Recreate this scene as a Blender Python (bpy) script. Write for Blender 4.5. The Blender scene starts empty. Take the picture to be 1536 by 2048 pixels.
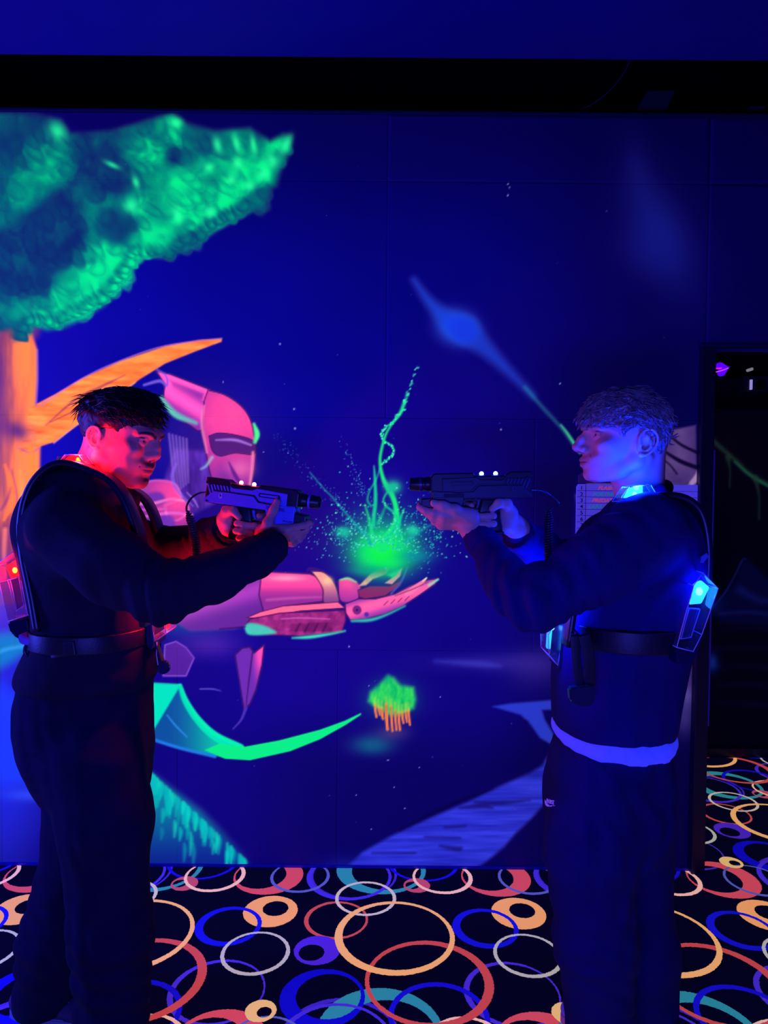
import bpy, bmesh, math, random
import numpy as np
from mathutils import Vector, Matrix

# ------------------------------------------------------------------ camera
FPX = 1450.0                     # focal length in pixels of the 1536x2048 frame
CAM_H = 1.40
PITCH = math.radians(1.8)        # looking slightly down
ROLL = math.radians(0.48)
scene = bpy.context.scene
cd = bpy.data.cameras.new('camera')
cd.sensor_fit = 'VERTICAL'
cd.sensor_height = 36.0
cd.lens = FPX / 2048.0 * 36.0
cd.clip_start = 0.05
cam = bpy.data.objects.new('camera', cd)
scene.collection.objects.link(cam)
fwd = Vector((0, math.cos(PITCH), -math.sin(PITCH)))
right0 = Vector((1, 0, 0))
up0 = right0.cross(fwd)
# picture content leans clockwise a little: the camera is rolled the other way
rgt = right0 * math.cos(ROLL) + up0 * math.sin(ROLL)
upv = up0 * math.cos(ROLL) - right0 * math.sin(ROLL)
M = Matrix((( rgt.x, upv.x, -fwd.x, 0), (rgt.y, upv.y, -fwd.y, 0), (rgt.z, upv.z, -fwd.z, CAM_H), (0, 0, 0, 1)))
cam.matrix_world = M
scene.camera = cam

# ------------------------------------------------------------------ world, lamps, exposure
WALL_Y = 2.64
world = bpy.data.worlds.new('world')
scene.world = world
world.use_nodes = True
world.node_tree.nodes['Background'].inputs[0].default_value = (0.004, 0.003, 0.05, 1)
world.node_tree.nodes['Background'].inputs[1].default_value = 0.30
scene.view_settings.view_transform = 'Standard'
scene.view_settings.look = 'None'
scene.view_settings.exposure = 0.0
scene.view_settings.gamma = 1.0
scene.view_settings.use_curve_mapping = False

def area_lamp(name, loc, target, sx, sy, watts, col):
    l = bpy.data.lights.new(name, 'AREA')
    l.shape = 'RECTANGLE'; l.size = sx; l.size_y = sy; l.energy = watts; l.color = col
    o = bpy.data.objects.new(name, l); scene.collection.objects.link(o)
    o.location = loc
    o.rotation_euler = (Vector(target) - Vector(loc)).to_track_quat('-Z', 'Y').to_euler()
    return o

def point_lamp(name, loc, watts, col, r=0.008):
    l = bpy.data.lights.new(name, 'POINT')
    l.energy = watts; l.color = col; l.shadow_soft_size = r
    o = bpy.data.objects.new(name, l); scene.collection.objects.link(o)
    o.location = loc
    return o

UV = (0.046, 0.05, 1.0)
# black light left of the players; unseen fill lamp added low behind the camera
area_lamp('black_light_left', (-2.45, 1.65, 1.35), (0.2, 2.45, 1.15), 0.4, 1.4, 72.0, UV)
area_lamp('front_fill', (-0.1, -0.45, 0.95), (-0.05, 2.6, 1.35), 1.2, 0.25, 44.0, UV)

# ------------------------------------------------------------------ picture <-> world
CR = np.array(M.to_3x3())
def proj(P):
    """world points (N,3) -> photo pixels"""
    q = (np.asarray(P, float) - np.array((0, 0, CAM_H))) @ CR
    return 768 + FPX * q[..., 0] / -q[..., 2], 1024 - FPX * q[..., 1] / -q[..., 2]
def ray(px, py):
    return CR @ np.array(((px - 768) / FPX, (1024 - py) / FPX, -1.0))
def W(px, py, Y):
    """the world point at depth Y seen at a pixel"""
    d = ray(px, py)
    t = Y / d[1]
    return np.array((d[0] * t, Y, CAM_H + d[2] * t))
def FL(px, py):
    d = ray(px, py); t = -CAM_H / d[2]
    return np.array((d[0] * t, d[1] * t))

def lin(c):
    c = np.asarray(c, float) / 255.0
    return np.where(c <= 0.04045, c / 12.92, ((c + 0.055) / 1.055) ** 2.4)
def lin4(c, a=1.0):
    l = lin(c); return (float(l[0]), float(l[1]), float(l[2]), a)

# ------------------------------------------------------------------ object helpers
def link(o, parent=None):
    scene.collection.objects.link(o)
    if parent is not None: o.parent = parent
    return o
def thing(name, label, cat, loc=(0, 0, 0), group=None):
    o = bpy.data.objects.new(name, None); link(o); o.location = loc
    o['label'] = label; o['category'] = cat
    o.empty_display_size = 0.05
    if group: o['group'] = group
    return o
def tag(o, label, cat, group=None):
    o['label'] = label; o['category'] = cat
    if group: o['group'] = group
    return o
def mesh_np(name, verts, faces, mat, parent=None, smooth=True, org=None):
    """verts in world space; object origin at the parent's (or org)"""
    me = bpy.data.meshes.new(name)
    verts = np.asarray(verts, np.float32).reshape(-1, 3)
    off = np.zeros(3, np.float32)
    if parent is not None:
        p = parent
        while p is not None:
            off += np.array(p.location, np.float32); p = p.parent
    elif org is not None: off = np.array(org, np.float32)
    v = verts - off
    if isinstance(faces, np.ndarray):
        k = faces.shape[1]; n = len(faces)
        me.vertices.add(len(v)); me.vertices.foreach_set('co', v.ravel())
        me.loops.add(n * k); me.loops.foreach_set('vertex_index', faces.astype(np.int32).ravel())
        me.polygons.add(n); me.polygons.foreach_set('loop_start', np.arange(0, n * k, k, dtype=np.int32))
        me.update(calc_edges=True); me.validate()
    else:
        me.from_pydata(v.tolist(), [], faces); me.update()
    if smooth: me.polygons.foreach_set('use_smooth', np.ones(len(me.polygons), bool))
    if mat: me.materials.append(mat)
    o = bpy.data.objects.new(name, me); link(o, parent)
    if parent is None and org is not None: o.location = org
    return o
def bm_obj(name, bm, mat, parent=None, Mx=None, smooth=False, org=None):
    """a bmesh in local space, placed by the 4x4 Mx into the world"""
    Mx = Mx or Matrix.Identity(4)
    bm.transform(Mx)
    if Mx.determinant() < 0: bmesh.ops.reverse_faces(bm, faces=bm.faces[:])
    off = Vector((0, 0, 0))
    if parent is not None:
        p = parent
        while p is not None: off += p.location; p = p.parent
    elif org is not None: off = Vector(org)
    bm.transform(Matrix.Translation(-off))
    me = bpy.data.meshes.new(name); bm.to_mesh(me); bm.free()
    if smooth:
        me.polygons.foreach_set('use_smooth', np.ones(len(me.polygons), bool))
        try: me.set_sharp_from_angle(angle=math.radians(38))
        except Exception: pass
    if mat: me.materials.append(mat)
    o = bpy.data.objects.new(name, me); link(o, parent)
    if parent is None and org is not None: o.location = org
    return o
def box_bm(lo, hi, bev=0.0, bm=None, seg=2):
    b = bmesh.new()
    bmesh.ops.create_cube(b, size=1.0)
    lo = Vector(lo); hi = Vector(hi)
    for v in b.verts:
        v.co = Vector([(lo[i] + hi[i]) / 2 + v.co[i] * (hi[i] - lo[i]) for i in range(3)])
    if bev: bmesh.ops.bevel(b, geom=b.edges[:], offset=bev, segments=seg, affect='EDGES', profile=0.6)
    if bm is None: return b
    return join_bm(bm, b)
def join_bm(bm, b):
    me = bpy.data.meshes.new('tmp'); b.to_mesh(me); b.free(); bm.from_mesh(me); bpy.data.meshes.remove(me); return bm
def prism_bm(pts, y0, y1, bev=0.0, bm=None, seg=2, axis='y'):
    """extrude an x-z outline from y0 to y1"""
    b = bmesh.new()
    f = lambda x, z, y: (x, y, z)
    A = [b.verts.new(f(x, z, y0)) for x, z in pts]; B = [b.verts.new(f(x, z, y1)) for x, z in pts]
    n = len(pts)
    b.faces.new(A); b.faces.new(B[::-1])
    for i in range(n): b.faces.new((A[i], B[i], B[(i + 1) % n], A[(i + 1) % n]))
    bmesh.ops.recalc_face_normals(b, faces=b.faces[:])
    if bev: bmesh.ops.bevel(b, geom=b.edges[:], offset=bev, segments=seg, affect='EDGES', profile=0.6)
    if bm is None: return b
    return join_bm(bm, b)
def lathe_bm(prof, seg=24, axis='x', bm=None):
    """prof: list of (t, r) along an axis"""
    b = bmesh.new(); rings = []
    for t, r in prof:
        ring = []
        for k in range(seg):
            a = 2 * math.pi * k / seg
            c, s = r * math.cos(a), r * math.sin(a)
            ring.append(b.verts.new((t, c, s) if axis == 'x' else ((c, t, s) if axis == 'y' else (c, s, t))))
        rings.append(ring)
    for i in range(len(rings) - 1):
        for k in range(seg):
            b.faces.new((rings[i][k], rings[i][(k + 1) % seg], rings[i + 1][(k + 1) % seg], rings[i + 1][k]))
    b.faces.new(rings[0][::-1]); b.faces.new(rings[-1])
    bmesh.ops.recalc_face_normals(b, faces=b.faces[:])
    if bm is None: return b
    return join_bm(bm, b)
def catmull(pts, n=8):
    P = np.asarray(pts, float); out = []
    Q = np.vstack([2 * P[0] - P[1], P, 2 * P[-1] - P[-2]])
    for i in range(1, len(Q) - 2):
        for t in np.linspace(0, 1, n, endpoint=False):
            a, b, c, d = Q[i - 1], Q[i], Q[i + 1], Q[i + 2]
            out.append(0.5 * (2 * b + (c - a) * t + (2 * a - 5 * b + 4 * c - d) * t * t + (3 * b - a - 3 * c + d) * t ** 3))
    out.append(P[-1]); return np.array(out)
def tube(pts, rad, seg=8, cap=True):
    """a swept tube: verts, faces.  rad may be a list"""
    P = np.asarray(pts, float); n = len(P)
    R = np.full(n, rad) if np.isscalar(rad) else np.asarray(rad, float)
    T = np.gradient(P, axis=0); T /= np.linalg.norm(T, axis=1)[:, None] + 1e-12
    ref = np.array((0, 0, 1.0)) if abs(T[0][2]) < 0.9 else np.array((1.0, 0, 0))
    N = np.cross(T[0], ref); N /= np.linalg.norm(N)
    V = []; F = []
    for i in range(n):
        N = N - T[i] * np.dot(N, T[i]); N /= np.linalg.norm(N) + 1e-12
        B = np.cross(T[i], N)
        for k in range(seg):
            a = 2 * math.pi * k / seg
            V.append(P[i] + R[i] * (math.cos(a) * N + math.sin(a) * B))
    for i in range(n - 1):
        for k in range(seg):
            F.append((i * seg + k, i * seg + (k + 1) % seg, (i + 1) * seg + (k + 1) % seg, (i + 1) * seg + k))
    if cap: F.append(tuple(range(seg))[::-1]); F.append(tuple((n - 1) * seg + k for k in range(seg)))
    return V, F
def merge(parts):
    V = []; F = []
    for v, f in parts:
        o = len(V); V += [tuple(p) for p in v]; F += [tuple(i + o for i in q) for q in f]
    return V, F

# ------------------------------------------------------------------ materials
def new_mat(name):
    m = bpy.data.materials.new(name); m.use_nodes = True
    nt = m.node_tree; b = nt.nodes['Principled BSDF']
    return m, nt, b
def plain(name, srgb, rough=0.6, spec=0.4, metal=0.0, var=0.12, scale=60, bump=0.0):
    """a solid colour with a little grain"""
    m, nt, b = new_mat(name)
    n = nt.nodes.new('ShaderNodeTexNoise'); n.inputs['Scale'].default_value = scale; n.inputs['Detail'].default_value = 4
    tc = nt.nodes.new('ShaderNodeTexCoord'); nt.links.new(tc.outputs['Object'], n.inputs['Vector'])
    r = nt.nodes.new('ShaderNodeMapRange'); r.inputs[3].default_value = 1 - var; r.inputs[4].default_value = 1 + var
    nt.links.new(n.outputs['Fac'], r.inputs[0])
    mx = nt.nodes.new('ShaderNodeVectorMath'); mx.operation = 'SCALE'
    mx.inputs[0].default_value = lin4(srgb)[:3]; nt.links.new(r.outputs[0], mx.inputs['Scale'])
    nt.links.new(mx.outputs[0], b.inputs['Base Color'])
    b.inputs['Roughness'].default_value = rough; b.inputs['Specular IOR Level'].default_value = spec
    b.inputs['Metallic'].default_value = metal
    if bump:
        bp = nt.nodes.new('ShaderNodeBump'); bp.inputs['Strength'].default_value = bump; bp.inputs['Distance'].default_value = 0.002
        nt.links.new(n.outputs['Fac'], bp.inputs['Height']); nt.links.new(bp.outputs[0], b.inputs['Normal'])
    return m
def glow(name, srgb, strength):
    m, nt, b = new_mat(name)
    b.inputs['Base Color'].default_value = lin4(srgb)
    b.inputs['Emission Color'].default_value = lin4(srgb); b.inputs['Emission Strength'].default_value = strength
    return m
def fluor_attr(name, attr, k_base, k_em, rough=0.75, spec=0.15):
    """paint carried by the mesh: colour in rgb, the share of fluorescent pigment (it glows under black light) in alpha"""
    m, nt, b = new_mat(name)
    a = nt.nodes.new('ShaderNodeAttribute'); a.attribute_name = attr
    s = nt.nodes.new('ShaderNodeVectorMath'); s.operation = 'SCALE'; s.inputs['Scale'].default_value = k_base
    # fluorescent pigment turns the blue it takes up into its own colour, so it reflects little
    ab = nt.nodes.new('ShaderNodeMapRange'); ab.inputs[3].default_value = k_base; ab.inputs[4].default_value = k_base * 0.12
    nt.links.new(a.outputs['Alpha'], ab.inputs[0]); nt.links.new(ab.outputs[0], s.inputs['Scale'])
    nt.links.new(a.outputs['Color'], s.inputs[0]); nt.links.new(s.outputs[0], b.inputs['Base Color'])
    nt.links.new(a.outputs['Color'], b.inputs['Emission Color'])
    mu = nt.nodes.new('ShaderNodeMath'); mu.operation = 'MULTIPLY'; mu.inputs[1].default_value = k_em
    nt.links.new(a.outputs['Alpha'], mu.inputs[0]); nt.links.new(mu.outputs[0], b.inputs['Emission Strength'])
    n = nt.nodes.new('ShaderNodeTexNoise'); n.inputs['Scale'].default_value = 260; n.inputs['Detail'].default_value = 3
    tc = nt.nodes.new('ShaderNodeTexCoord'); nt.links.new(tc.outputs['Object'], n.inputs['Vector'])
    bp = nt.nodes.new('ShaderNodeBump'); bp.inputs['Strength'].default_value = 0.12; bp.inputs['Distance'].default_value = 0.001
    nt.links.new(n.outputs['Fac'], bp.inputs['Height']); nt.links.new(bp.outputs[0], b.inputs['Normal'])
    b.inputs['Roughness'].default_value = rough; b.inputs['Specular IOR Level'].default_value = spec
    m.cycles.emission_sampling = 'NONE'
    return m
def clear_plastic(name, tint, amount=0.82):
    """thin clear plastic: see-through with a glossy skin"""
    m = bpy.data.materials.new(name); m.use_nodes = True; nt = m.node_tree
    nt.nodes.clear()
    out = nt.nodes.new('ShaderNodeOutputMaterial'); mix = nt.nodes.new('ShaderNodeMixShader')
    tr = nt.nodes.new('ShaderNodeBsdfTransparent'); tr.inputs[0].default_value = (*tint, 1)
    gl = nt.nodes.new('ShaderNodeBsdfGlossy'); gl.inputs['Roughness'].default_value = 0.08
    df = nt.nodes.new('ShaderNodeBsdfDiffuse'); df.inputs[0].default_value = (*tint, 1)
    m2 = nt.nodes.new('ShaderNodeMixShader'); m2.inputs[0].default_value = 0.12
    nt.links.new(gl.outputs[0], m2.inputs[1]); nt.links.new(df.outputs[0], m2.inputs[2])
    lw = nt.nodes.new('ShaderNodeLayerWeight'); lw.inputs[0].default_value = 0.25
    mr = nt.nodes.new('ShaderNodeMapRange'); mr.inputs[3].default_value = 1 - amount; mr.inputs[4].default_value = 0.9
    nt.links.new(lw.outputs['Facing'], mr.inputs[0]); nt.links.new(mr.outputs[0], mix.inputs[0])
    nt.links.new(tr.outputs[0], mix.inputs[1]); nt.links.new(m2.outputs[0], mix.inputs[2]); nt.links.new(mix.outputs[0], out.inputs[0])
    return m
# ------------------------------------------------------------------ value noise
_rs = np.random.RandomState(7)
_perm = _rs.rand(64, 64).astype(np.float32)
def vnoise(x, y):
    xi = np.floor(x).astype(int); yi = np.floor(y).astype(int); fx = x - xi; fy = y - yi
    fx = fx * fx * (3 - 2 * fx); fy = fy * fy * (3 - 2 * fy)
    g = lambda i, j: _perm[(xi + i) & 63, (yi + j) & 63]
    return (g(0, 0) * (1 - fx) + g(1, 0) * fx) * (1 - fy) + (g(0, 1) * (1 - fx) + g(1, 1) * fx) * fy
def fbm(x, y, o=4):
    s = 0; a = 0.5; t = 0
    for k in range(o):
        s = s + a * vnoise(x + 17 * k, y + 31 * k); t += a; a *= 0.5; x = x * 2.03; y = y * 2.03
    return s / t
def sstep(a, b, x):
    t = np.clip((x - a) / (b - a), 0, 1); return t * t * (3 - 2 * t)

class Paint:
    """airbrush on points given in picture coordinates of the wall"""
    def __init__(s, x, y, base, fl=0.0):
        s.x = x.astype(np.float32); s.y = y.astype(np.float32)
        s.c = np.tile(np.asarray(base, np.float32), (len(x), 1)); s.a = np.full(len(x), fl, np.float32)
        s.box = (x.min(), x.max(), y.min(), y.max())
    def sel(s, x0, x1, y0, y1):
        if x1 < s.box[0] or x0 > s.box[1] or y1 < s.box[2] or y0 > s.box[3]: return None
        i = np.nonzero((s.x >= x0) & (s.x <= x1) & (s.y >= y0) & (s.y <= y1))[0]
        return i if len(i) else None
    def put(s, i, col, al, fl):
        al = np.clip(al, 0, 1)[:, None]
        col = np.asarray(col, np.float32)
        s.c[i] = s.c[i] * (1 - al) + col * al
        s.a[i] = s.a[i] * (1 - al[:, 0]) + fl * al[:, 0]
    def blob(s, cx, cy, rx, ry, col, al=1.0, ang=0.0, fl=1.0, p=2.0):
        R = max(rx, ry) * 2.6
        i = s.sel(cx - R, cx + R, cy - R, cy + R)
        if i is None: return
        c, n = math.cos(math.radians(ang)), math.sin(math.radians(ang))
        dx, dy = s.x[i] - cx, s.y[i] - cy
        u = (dx * c + dy * n) / rx; v = (-dx * n + dy * c) / ry
        s.put(i, col, al * np.exp(-(u * u + v * v) ** (p / 2)), fl)
    def sd(s, i, P):
        px, py = s.x[i], s.y[i]; P = np.asarray(P, np.float32)
        d = np.full(len(i), 1e9, np.float32); ins = np.zeros(len(i), bool)
        n = len(P)
        for k in range(n):
            a, b = P[k], P[(k + 1) % n]
            e = b - a; wx, wy = px - a[0], py - a[1]
            t = np.clip((wx * e[0] + wy * e[1]) / (e @ e + 1e-9), 0, 1)
            d = np.minimum(d, (wx - e[0] * t) ** 2 + (wy - e[1] * t) ** 2)
            cnd = (a[1] > py) != (b[1] > py)
            if cnd.any():
                xs = a[0] + (py - a[1]) / (b[1] - a[1] + 1e-12) * e[0]
                ins ^= cnd & (px < xs)
        d = np.sqrt(d)
        return np.where(ins, -d, d)
    def poly(s, P, col, al=1.0, soft=3.0, fl=1.0, curve=False, shade=None, ink=None):
        """filled shape. shade(x,y,d)->colour array; ink=(colour,width) outlines it"""
        P = np.asarray(P, float)
        if curve: P = catmull(np.vstack([P, P[:1]]), 5)[:-1]
        m = soft + 4 + (ink[1] if ink else 0)
        i = s.sel(P[:, 0].min() - m, P[:, 0].max() + m, P[:, 1].min() - m, P[:, 1].max() + m)
        if i is None: return
        d = s.sd(i, P)
        c = col if shade is None else shade(s.x[i], s.y[i], d)
        s.put(i, c, al * sstep(soft, -soft, d), fl)
        if ink: s.put(i, ink[0], 0.85 * np.exp(-(d / ink[1]) ** 2), 0.4)
    def stroke(s, P, w, col, al=1.0, soft=2.0, fl=1.0, curve=True):
        P = np.asarray(P, float); w = np.broadcast_to(np.asarray(w, float), (len(P),))
        if curve and len(P) > 2:
            Q = catmull(np.column_stack([P, w]), 6); P = Q[:, :2]; w = np.maximum(Q[:, 2], 0.1)
        m = w.max() + soft * 2.2
        i = s.sel(P[:, 0].min() - m, P[:, 0].max() + m, P[:, 1].min() - m, P[:, 1].max() + m)
        if i is None: return
        px, py = s.x[i], s.y[i]; best = np.full(len(i), 1e9, np.float32)
        for k in range(len(P) - 1):
            a, e = P[k], P[k + 1] - P[k]
            wx, wy = px - a[0], py - a[1]
            t = np.clip((wx * e[0] + wy * e[1]) / (e @ e + 1e-9), 0, 1)
            best = np.minimum(best, np.hypot(wx - e[0] * t, wy - e[1] * t) - (w[k] + (w[k + 1] - w[k]) * t))
        s.put(i, col, al * sstep(soft, -soft, best), fl)

def poly_in(x, y, P):
    q = Paint(np.array([x], float), np.array([y], float), (0, 0, 0)); return q.sd(np.array([0]), P)[0]
NAVY = (13, 9, 142)
def paint_wall(x, y):
    p = Paint(x, y, NAVY, 0.0)
    rnd = random.Random(5)
    A = lambda *q: np.array(q, np.float32)
    n1 = fbm(p.x / 230, p.y / 230, 3)
    p.c += ((n1 - 0.5) * 22)[:, None] * A(0.2, 0.15, 1.0)
    # light falloff put into the wall colour: darker at top, right and lower centre
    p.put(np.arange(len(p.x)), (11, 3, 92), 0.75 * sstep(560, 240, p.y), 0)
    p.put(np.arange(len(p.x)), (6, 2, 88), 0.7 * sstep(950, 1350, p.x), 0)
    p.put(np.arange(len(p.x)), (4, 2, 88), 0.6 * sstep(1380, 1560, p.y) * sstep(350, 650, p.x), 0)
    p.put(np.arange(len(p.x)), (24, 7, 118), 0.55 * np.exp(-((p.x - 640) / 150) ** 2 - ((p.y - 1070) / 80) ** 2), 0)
    # ---- blue mist and hills low on the left
    p.blob(-20, 1500, 120, 230, (18, 26, 224), 0.9, fl=0.9, p=3)
    p.blob(-80, 1200, 160, 130, (70, 40, 190), 0.7, fl=0.5)
    p.poly([(-300, 1340), (-60, 1330), (40, 1395), (110, 1470), (140, 1560), (-300, 1600)], (26, 56, 255), 0.75, 26, fl=0.95)
    p.stroke([(-100, 1345), (0, 1300), (48, 1290), (120, 1310)], [40, 32, 20, 14], (10, 110, 190), 0.8, 16, fl=0.9)
    p.stroke([(-60, 1330), (8, 1300), (50, 1292)], [2, 3, 2], (70, 170, 255), 0.5, 6, fl=0.9)
    p.blob(60, 1590, 60, 12, (40, 70, 255), 0.6, fl=0.95)
    # ---- comet cloud
    p.blob(915, 655, 42, 34, (18, 62, 250), 0.95, 20, fl=0.9, p=2.6)
    p.stroke([(828, 560), (856, 600), (890, 635), (930, 660)], [3, 8, 16, 26], (16, 50, 230), 0.75, 14, fl=0.9)
    p.stroke([(930, 660), (975, 700), (1020, 745), (1065, 790)], [26, 15, 8, 4], (16, 44, 220), 0.7, 14, fl=0.9)
    p.stroke([(1050, 775), (1090, 820), (1122, 855), (1150, 893)], [3, 3, 2.5, 2.5], (20, 110, 170), 0.55, 6, fl=0.9)
    p.stroke([(1122, 850), (1136, 868), (1160, 905)], [1, 2, 2.5], (60, 215, 170), 0.7, 4, fl=0.9)
    p.blob(1320, 470, 60, 120, (10, 24, 190), 0.50, -22, fl=0.6)
    p.blob(1275, 340, 30, 70, (10, 18, 170), 0.25, -10, fl=0.6)
    p.blob(1290, 500, 60, 50, (8, 10, 150), 0.35, 0, fl=0.5)
    # ---- tree: trunk, limb and bark
    TR, TR2 = (246, 112, 58), (150, 56, 116)
    def bark(x, y, d):
        f = fbm(x / 16, y / 90, 3)
        k = np.clip(0.25 + 0.9 * sstep(-12, 62, x + 30 * (f - 0.5)) - 0.45 * sstep(1010, 1160, y), 0.05, 1)[:, None]
        k = np.clip(k + ((f - 0.5) * 0.9)[:, None], 0, 1)
        return A(*TR2) * (1 - k) * 0.72 + A(*TR) * k
    p.poly([(-260, 640), (10, 650), (64, 668), (74, 700), (74, 760), (71, 810), (79, 835), (80, 900), (79, 950), (80, 1010), (95, 1100), (110, 1200), (-260, 1230)],
           TR, 0.95, 6, fl=0.8, shade=bark)
    p.poly([(60, 815), (110, 789), (165, 757), (240, 723), (330, 693), (400, 680), (443, 678), (443, 683), (392, 702), (330, 727), (280, 758), (222, 800), (150, 852), (108, 884), (40, 905)],
           TR, 1.0, 3, fl=0.85, shade=lambda x, y, d: A(*TR) + ((fbm(x / 40, y / 9, 3) - 0.5) * 90)[:, None] * A(1, .8, .6))
    p.stroke([(74, 700), (75, 760), (72, 812)], 1.2, (120, 80, 235), 0.7, 3)
    p.stroke([(80, 812), (165, 757), (240, 722), (330, 692), (443, 677)], 1.0, (170, 100, 220), 0.8, 3)
    p.stroke([(108, 886), (150, 853), (222, 801), (270, 765)], 1.0, (255, 165, 120), 0.7, 3)
    p.stroke([(92, 850), (150, 800), (205, 772), (250, 750)], [1, 3, 3, 1], (120, 50, 90), 0.6, 3)
    p.stroke([(100, 845), (160, 815), (190, 790)], [1, 2, 1], (110, 45, 90), 0.5, 2)
    p.stroke([(60, 660), (52, 640), (48, 620)], [20, 14, 6], (150, 60, 80), 0.4, 12)
    p.blob(34, 862, 32, 20, (52, 20, 110), 0.85, 20, fl=0.4)
    p.blob(-10, 800, 36, 180, (62, 26, 120), 0.75, fl=0.4)
    p.stroke([(36, 896), (60, 905), (80, 895)], [1, 2, 1], (150, 80, 190), 0.7, 3)
    for pts, w, c in (([(10, 930), (22, 970), (20, 1010), (8, 1040)], [2, 6, 7, 2], (255, 110, 50)), ([(40, 940), (44, 990), (40, 1060)], [2, 6, 3], (255, 125, 70)),
                      ([(2, 1020), (14, 1000), (22, 975)], [2, 3, 1], (110, 40, 120)), ([(24, 940), (34, 1000), (20, 1050), (10, 1110)], [1, 2, 2, 1], (120, 45, 130)),
                      ([(62, 900), (66, 980), (62, 1040)], [6, 7, 3], (255, 110, 45)), ([(48, 1010), (40, 1080), (42, 1130)], [2, 2, 1], (130, 50, 140)),
                      ([(10, 1060), (8, 1110), (12, 1150)], [5, 4, 2], (225, 110, 100))):
        p.stroke(pts, w, c, 0.7, 4, fl=0.8)
    p.blob(-6, 1180, 70, 60, (80, 40, 170), 0.8, fl=0.5)
    # ---- foliage crown: a teal mass worked over with lobes of lighter green
    crown = [(-300, 225), (60, 226), (120, 240), (140, 268), (220, 262), (300, 240), (345, 226), (372, 246), (430, 262), (500, 256), (540, 282), (566, 268), (583, 272), (580, 305),
             (560, 345), (553, 372), (540, 380), (520, 402), (500, 425), (470, 440), (430, 462), (405, 482), (370, 500), (335, 516), (290, 512), (268, 535), (256, 565), (234, 588), (208, 612),
             (186, 625), (150, 645), (130, 655), (95, 661), (70, 650), (50, 680), (30, 682), (20, 660), (-300, 690)]
    BR = [(290, 305, 48, 1), (342, 252, 24, 1), (372, 378, 46, 1.1), (290, 480, 40, 1.1), (252, 535, 46, 1.1), (178, 560, 62, 1), (108, 318, 46, .75), (80, 636, 44, .7), (455, 400, 50, .9),
          (530, 345, 24, 1), (428, 440, 44, .8), (140, 600, 50, 1), (70, 376, 55, .5), (30, 412, 45, .5), (268, 410, 30, .9), (470, 300, 44, .55), (395, 315, 34, .5), (560, 290, 20, .6),
          (180, 400, 40, .5), (185, 465, 34, .45), (90, 480, 40, .3), (20, 600, 50, .45), (545, 300, 26, .6), (480, 350, 40, .6), (200, 520, 40, .6), (350, 450, 50, .8)]
    DK = [(195, 340, 50, .7), (150, 480, 46, .35), (60, 530, 60, .6), (100, 430, 50, .6), (240, 458, 32, .5), (346, 310, 18, .8), (60, 470, 40, .4), (410, 300, 16, .3), (130, 540, 40, .35), (20, 540, 40, .4), (420, 360, 20, .3)]
    def level(x, y):
        b = 0.10 * np.ones_like(x)
        for cx, cy, r, k in BR: b = b + k * np.exp(-((x - cx) ** 2 + (y - cy) ** 2) / (r * r))
        for cx, cy, r, k in DK: b = b - k * np.exp(-((x - cx) ** 2 + (y - cy) ** 2) / (r * r))
        return np.clip(b, 0, 1.15)
    c0, c1, c2 = A(6, 26, 104), A(0, 94, 118), A(2, 186, 142)
    def leaf_col(b):
        b = np.clip(b, 0, 1.0)[..., None]
        return np.where(b < 0.5, c0 + (c1 - c0) * b * 2, c1 + (c2 - c1) * (b * 2 - 1))
    def crown_shade(x, y, d):
        f = fbm(x / 34 + y / 90, y / 34 - x / 80, 4)
        return leaf_col(level(x, y) * 0.75 + (f - 0.5) * 0.55 + 0.12)
    p.poly(crown, c1, 0.96, 10, fl=0.75, shade=crown_shade)
    edge = crown[18:35]
    lobes = []
    for k in range(330):
        lx = rnd.uniform(-200, 572); ly = rnd.uniform(240, 650)
        if float(poly_in(lx, ly, crown)) > -8: continue
        lobes.append((lx, ly, rnd.uniform(18, 44), rnd.uniform(11, 24), 60 - lx * 0.03 + rnd.uniform(-22, 22), 0))
    E = catmull(np.array(edge, float), 12); L = np.r_[0, np.cumsum(np.hypot(*np.diff(E, axis=0).T))]
    for t in np.arange(0, L[-1], 15.0):
        ex = np.interp(t, L, E[:, 0]); ey = np.interp(t, L, E[:, 1])
        lobes.append((ex - 13 + rnd.uniform(-4, 4), ey - 15 + rnd.uniform(-6, 5), rnd.uniform(20, 27), rnd.uniform(13, 18), 52 + rnd.uniform(-18, 18) - (18 if ex < 270 else 0), 1))
    lobes.sort(key=lambda q: q[5] * 2 - q[1] / 1000)
    for lx, ly, rl, rw, an, ed in lobes:
        R = rl * 1.5
        i = p.sel(lx - R, lx + R, ly - R, ly + R)
        if i is None: continue
        c, n = math.cos(math.radians(an)), math.sin(math.radians(an))
        dx, dy = p.x[i] - lx, p.y[i] - ly
        u = (dx * c + dy * n) / rl; v = (-dx * n + dy * c) / rw
        if lx < 275 and ed: v = v / np.clip(1.0 - 0.55 * u, 0.35, 2)      # pointed leaves low on the left
        r = np.sqrt(u * u + v * v)
        lv = float(level(np.array([lx]), np.array([ly]))[0]) * (1.0 if lx < 300 or not ed else 0.55)
        q = 0.10 + 0.80 * lv
        g = q * (0.42 + 0.62 * np.exp(-((u - 0.30) ** 2 * 5 + v * v * 2.2))) - 0.12 * sstep(0.5, 0.9, r) + (0.06 + 0.26 * lv) * np.exp(-((r - 0.86) / 0.13) ** 2) * sstep(0.1, 0.8, u)
        al = sstep(1.10, 0.74, r) * sstep(-0.85, 0.35, u) * (0.95 if ed else 0.5)
        p.put(i, leaf_col(np.clip(g, 0, 1)), al, 0.8)
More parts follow.
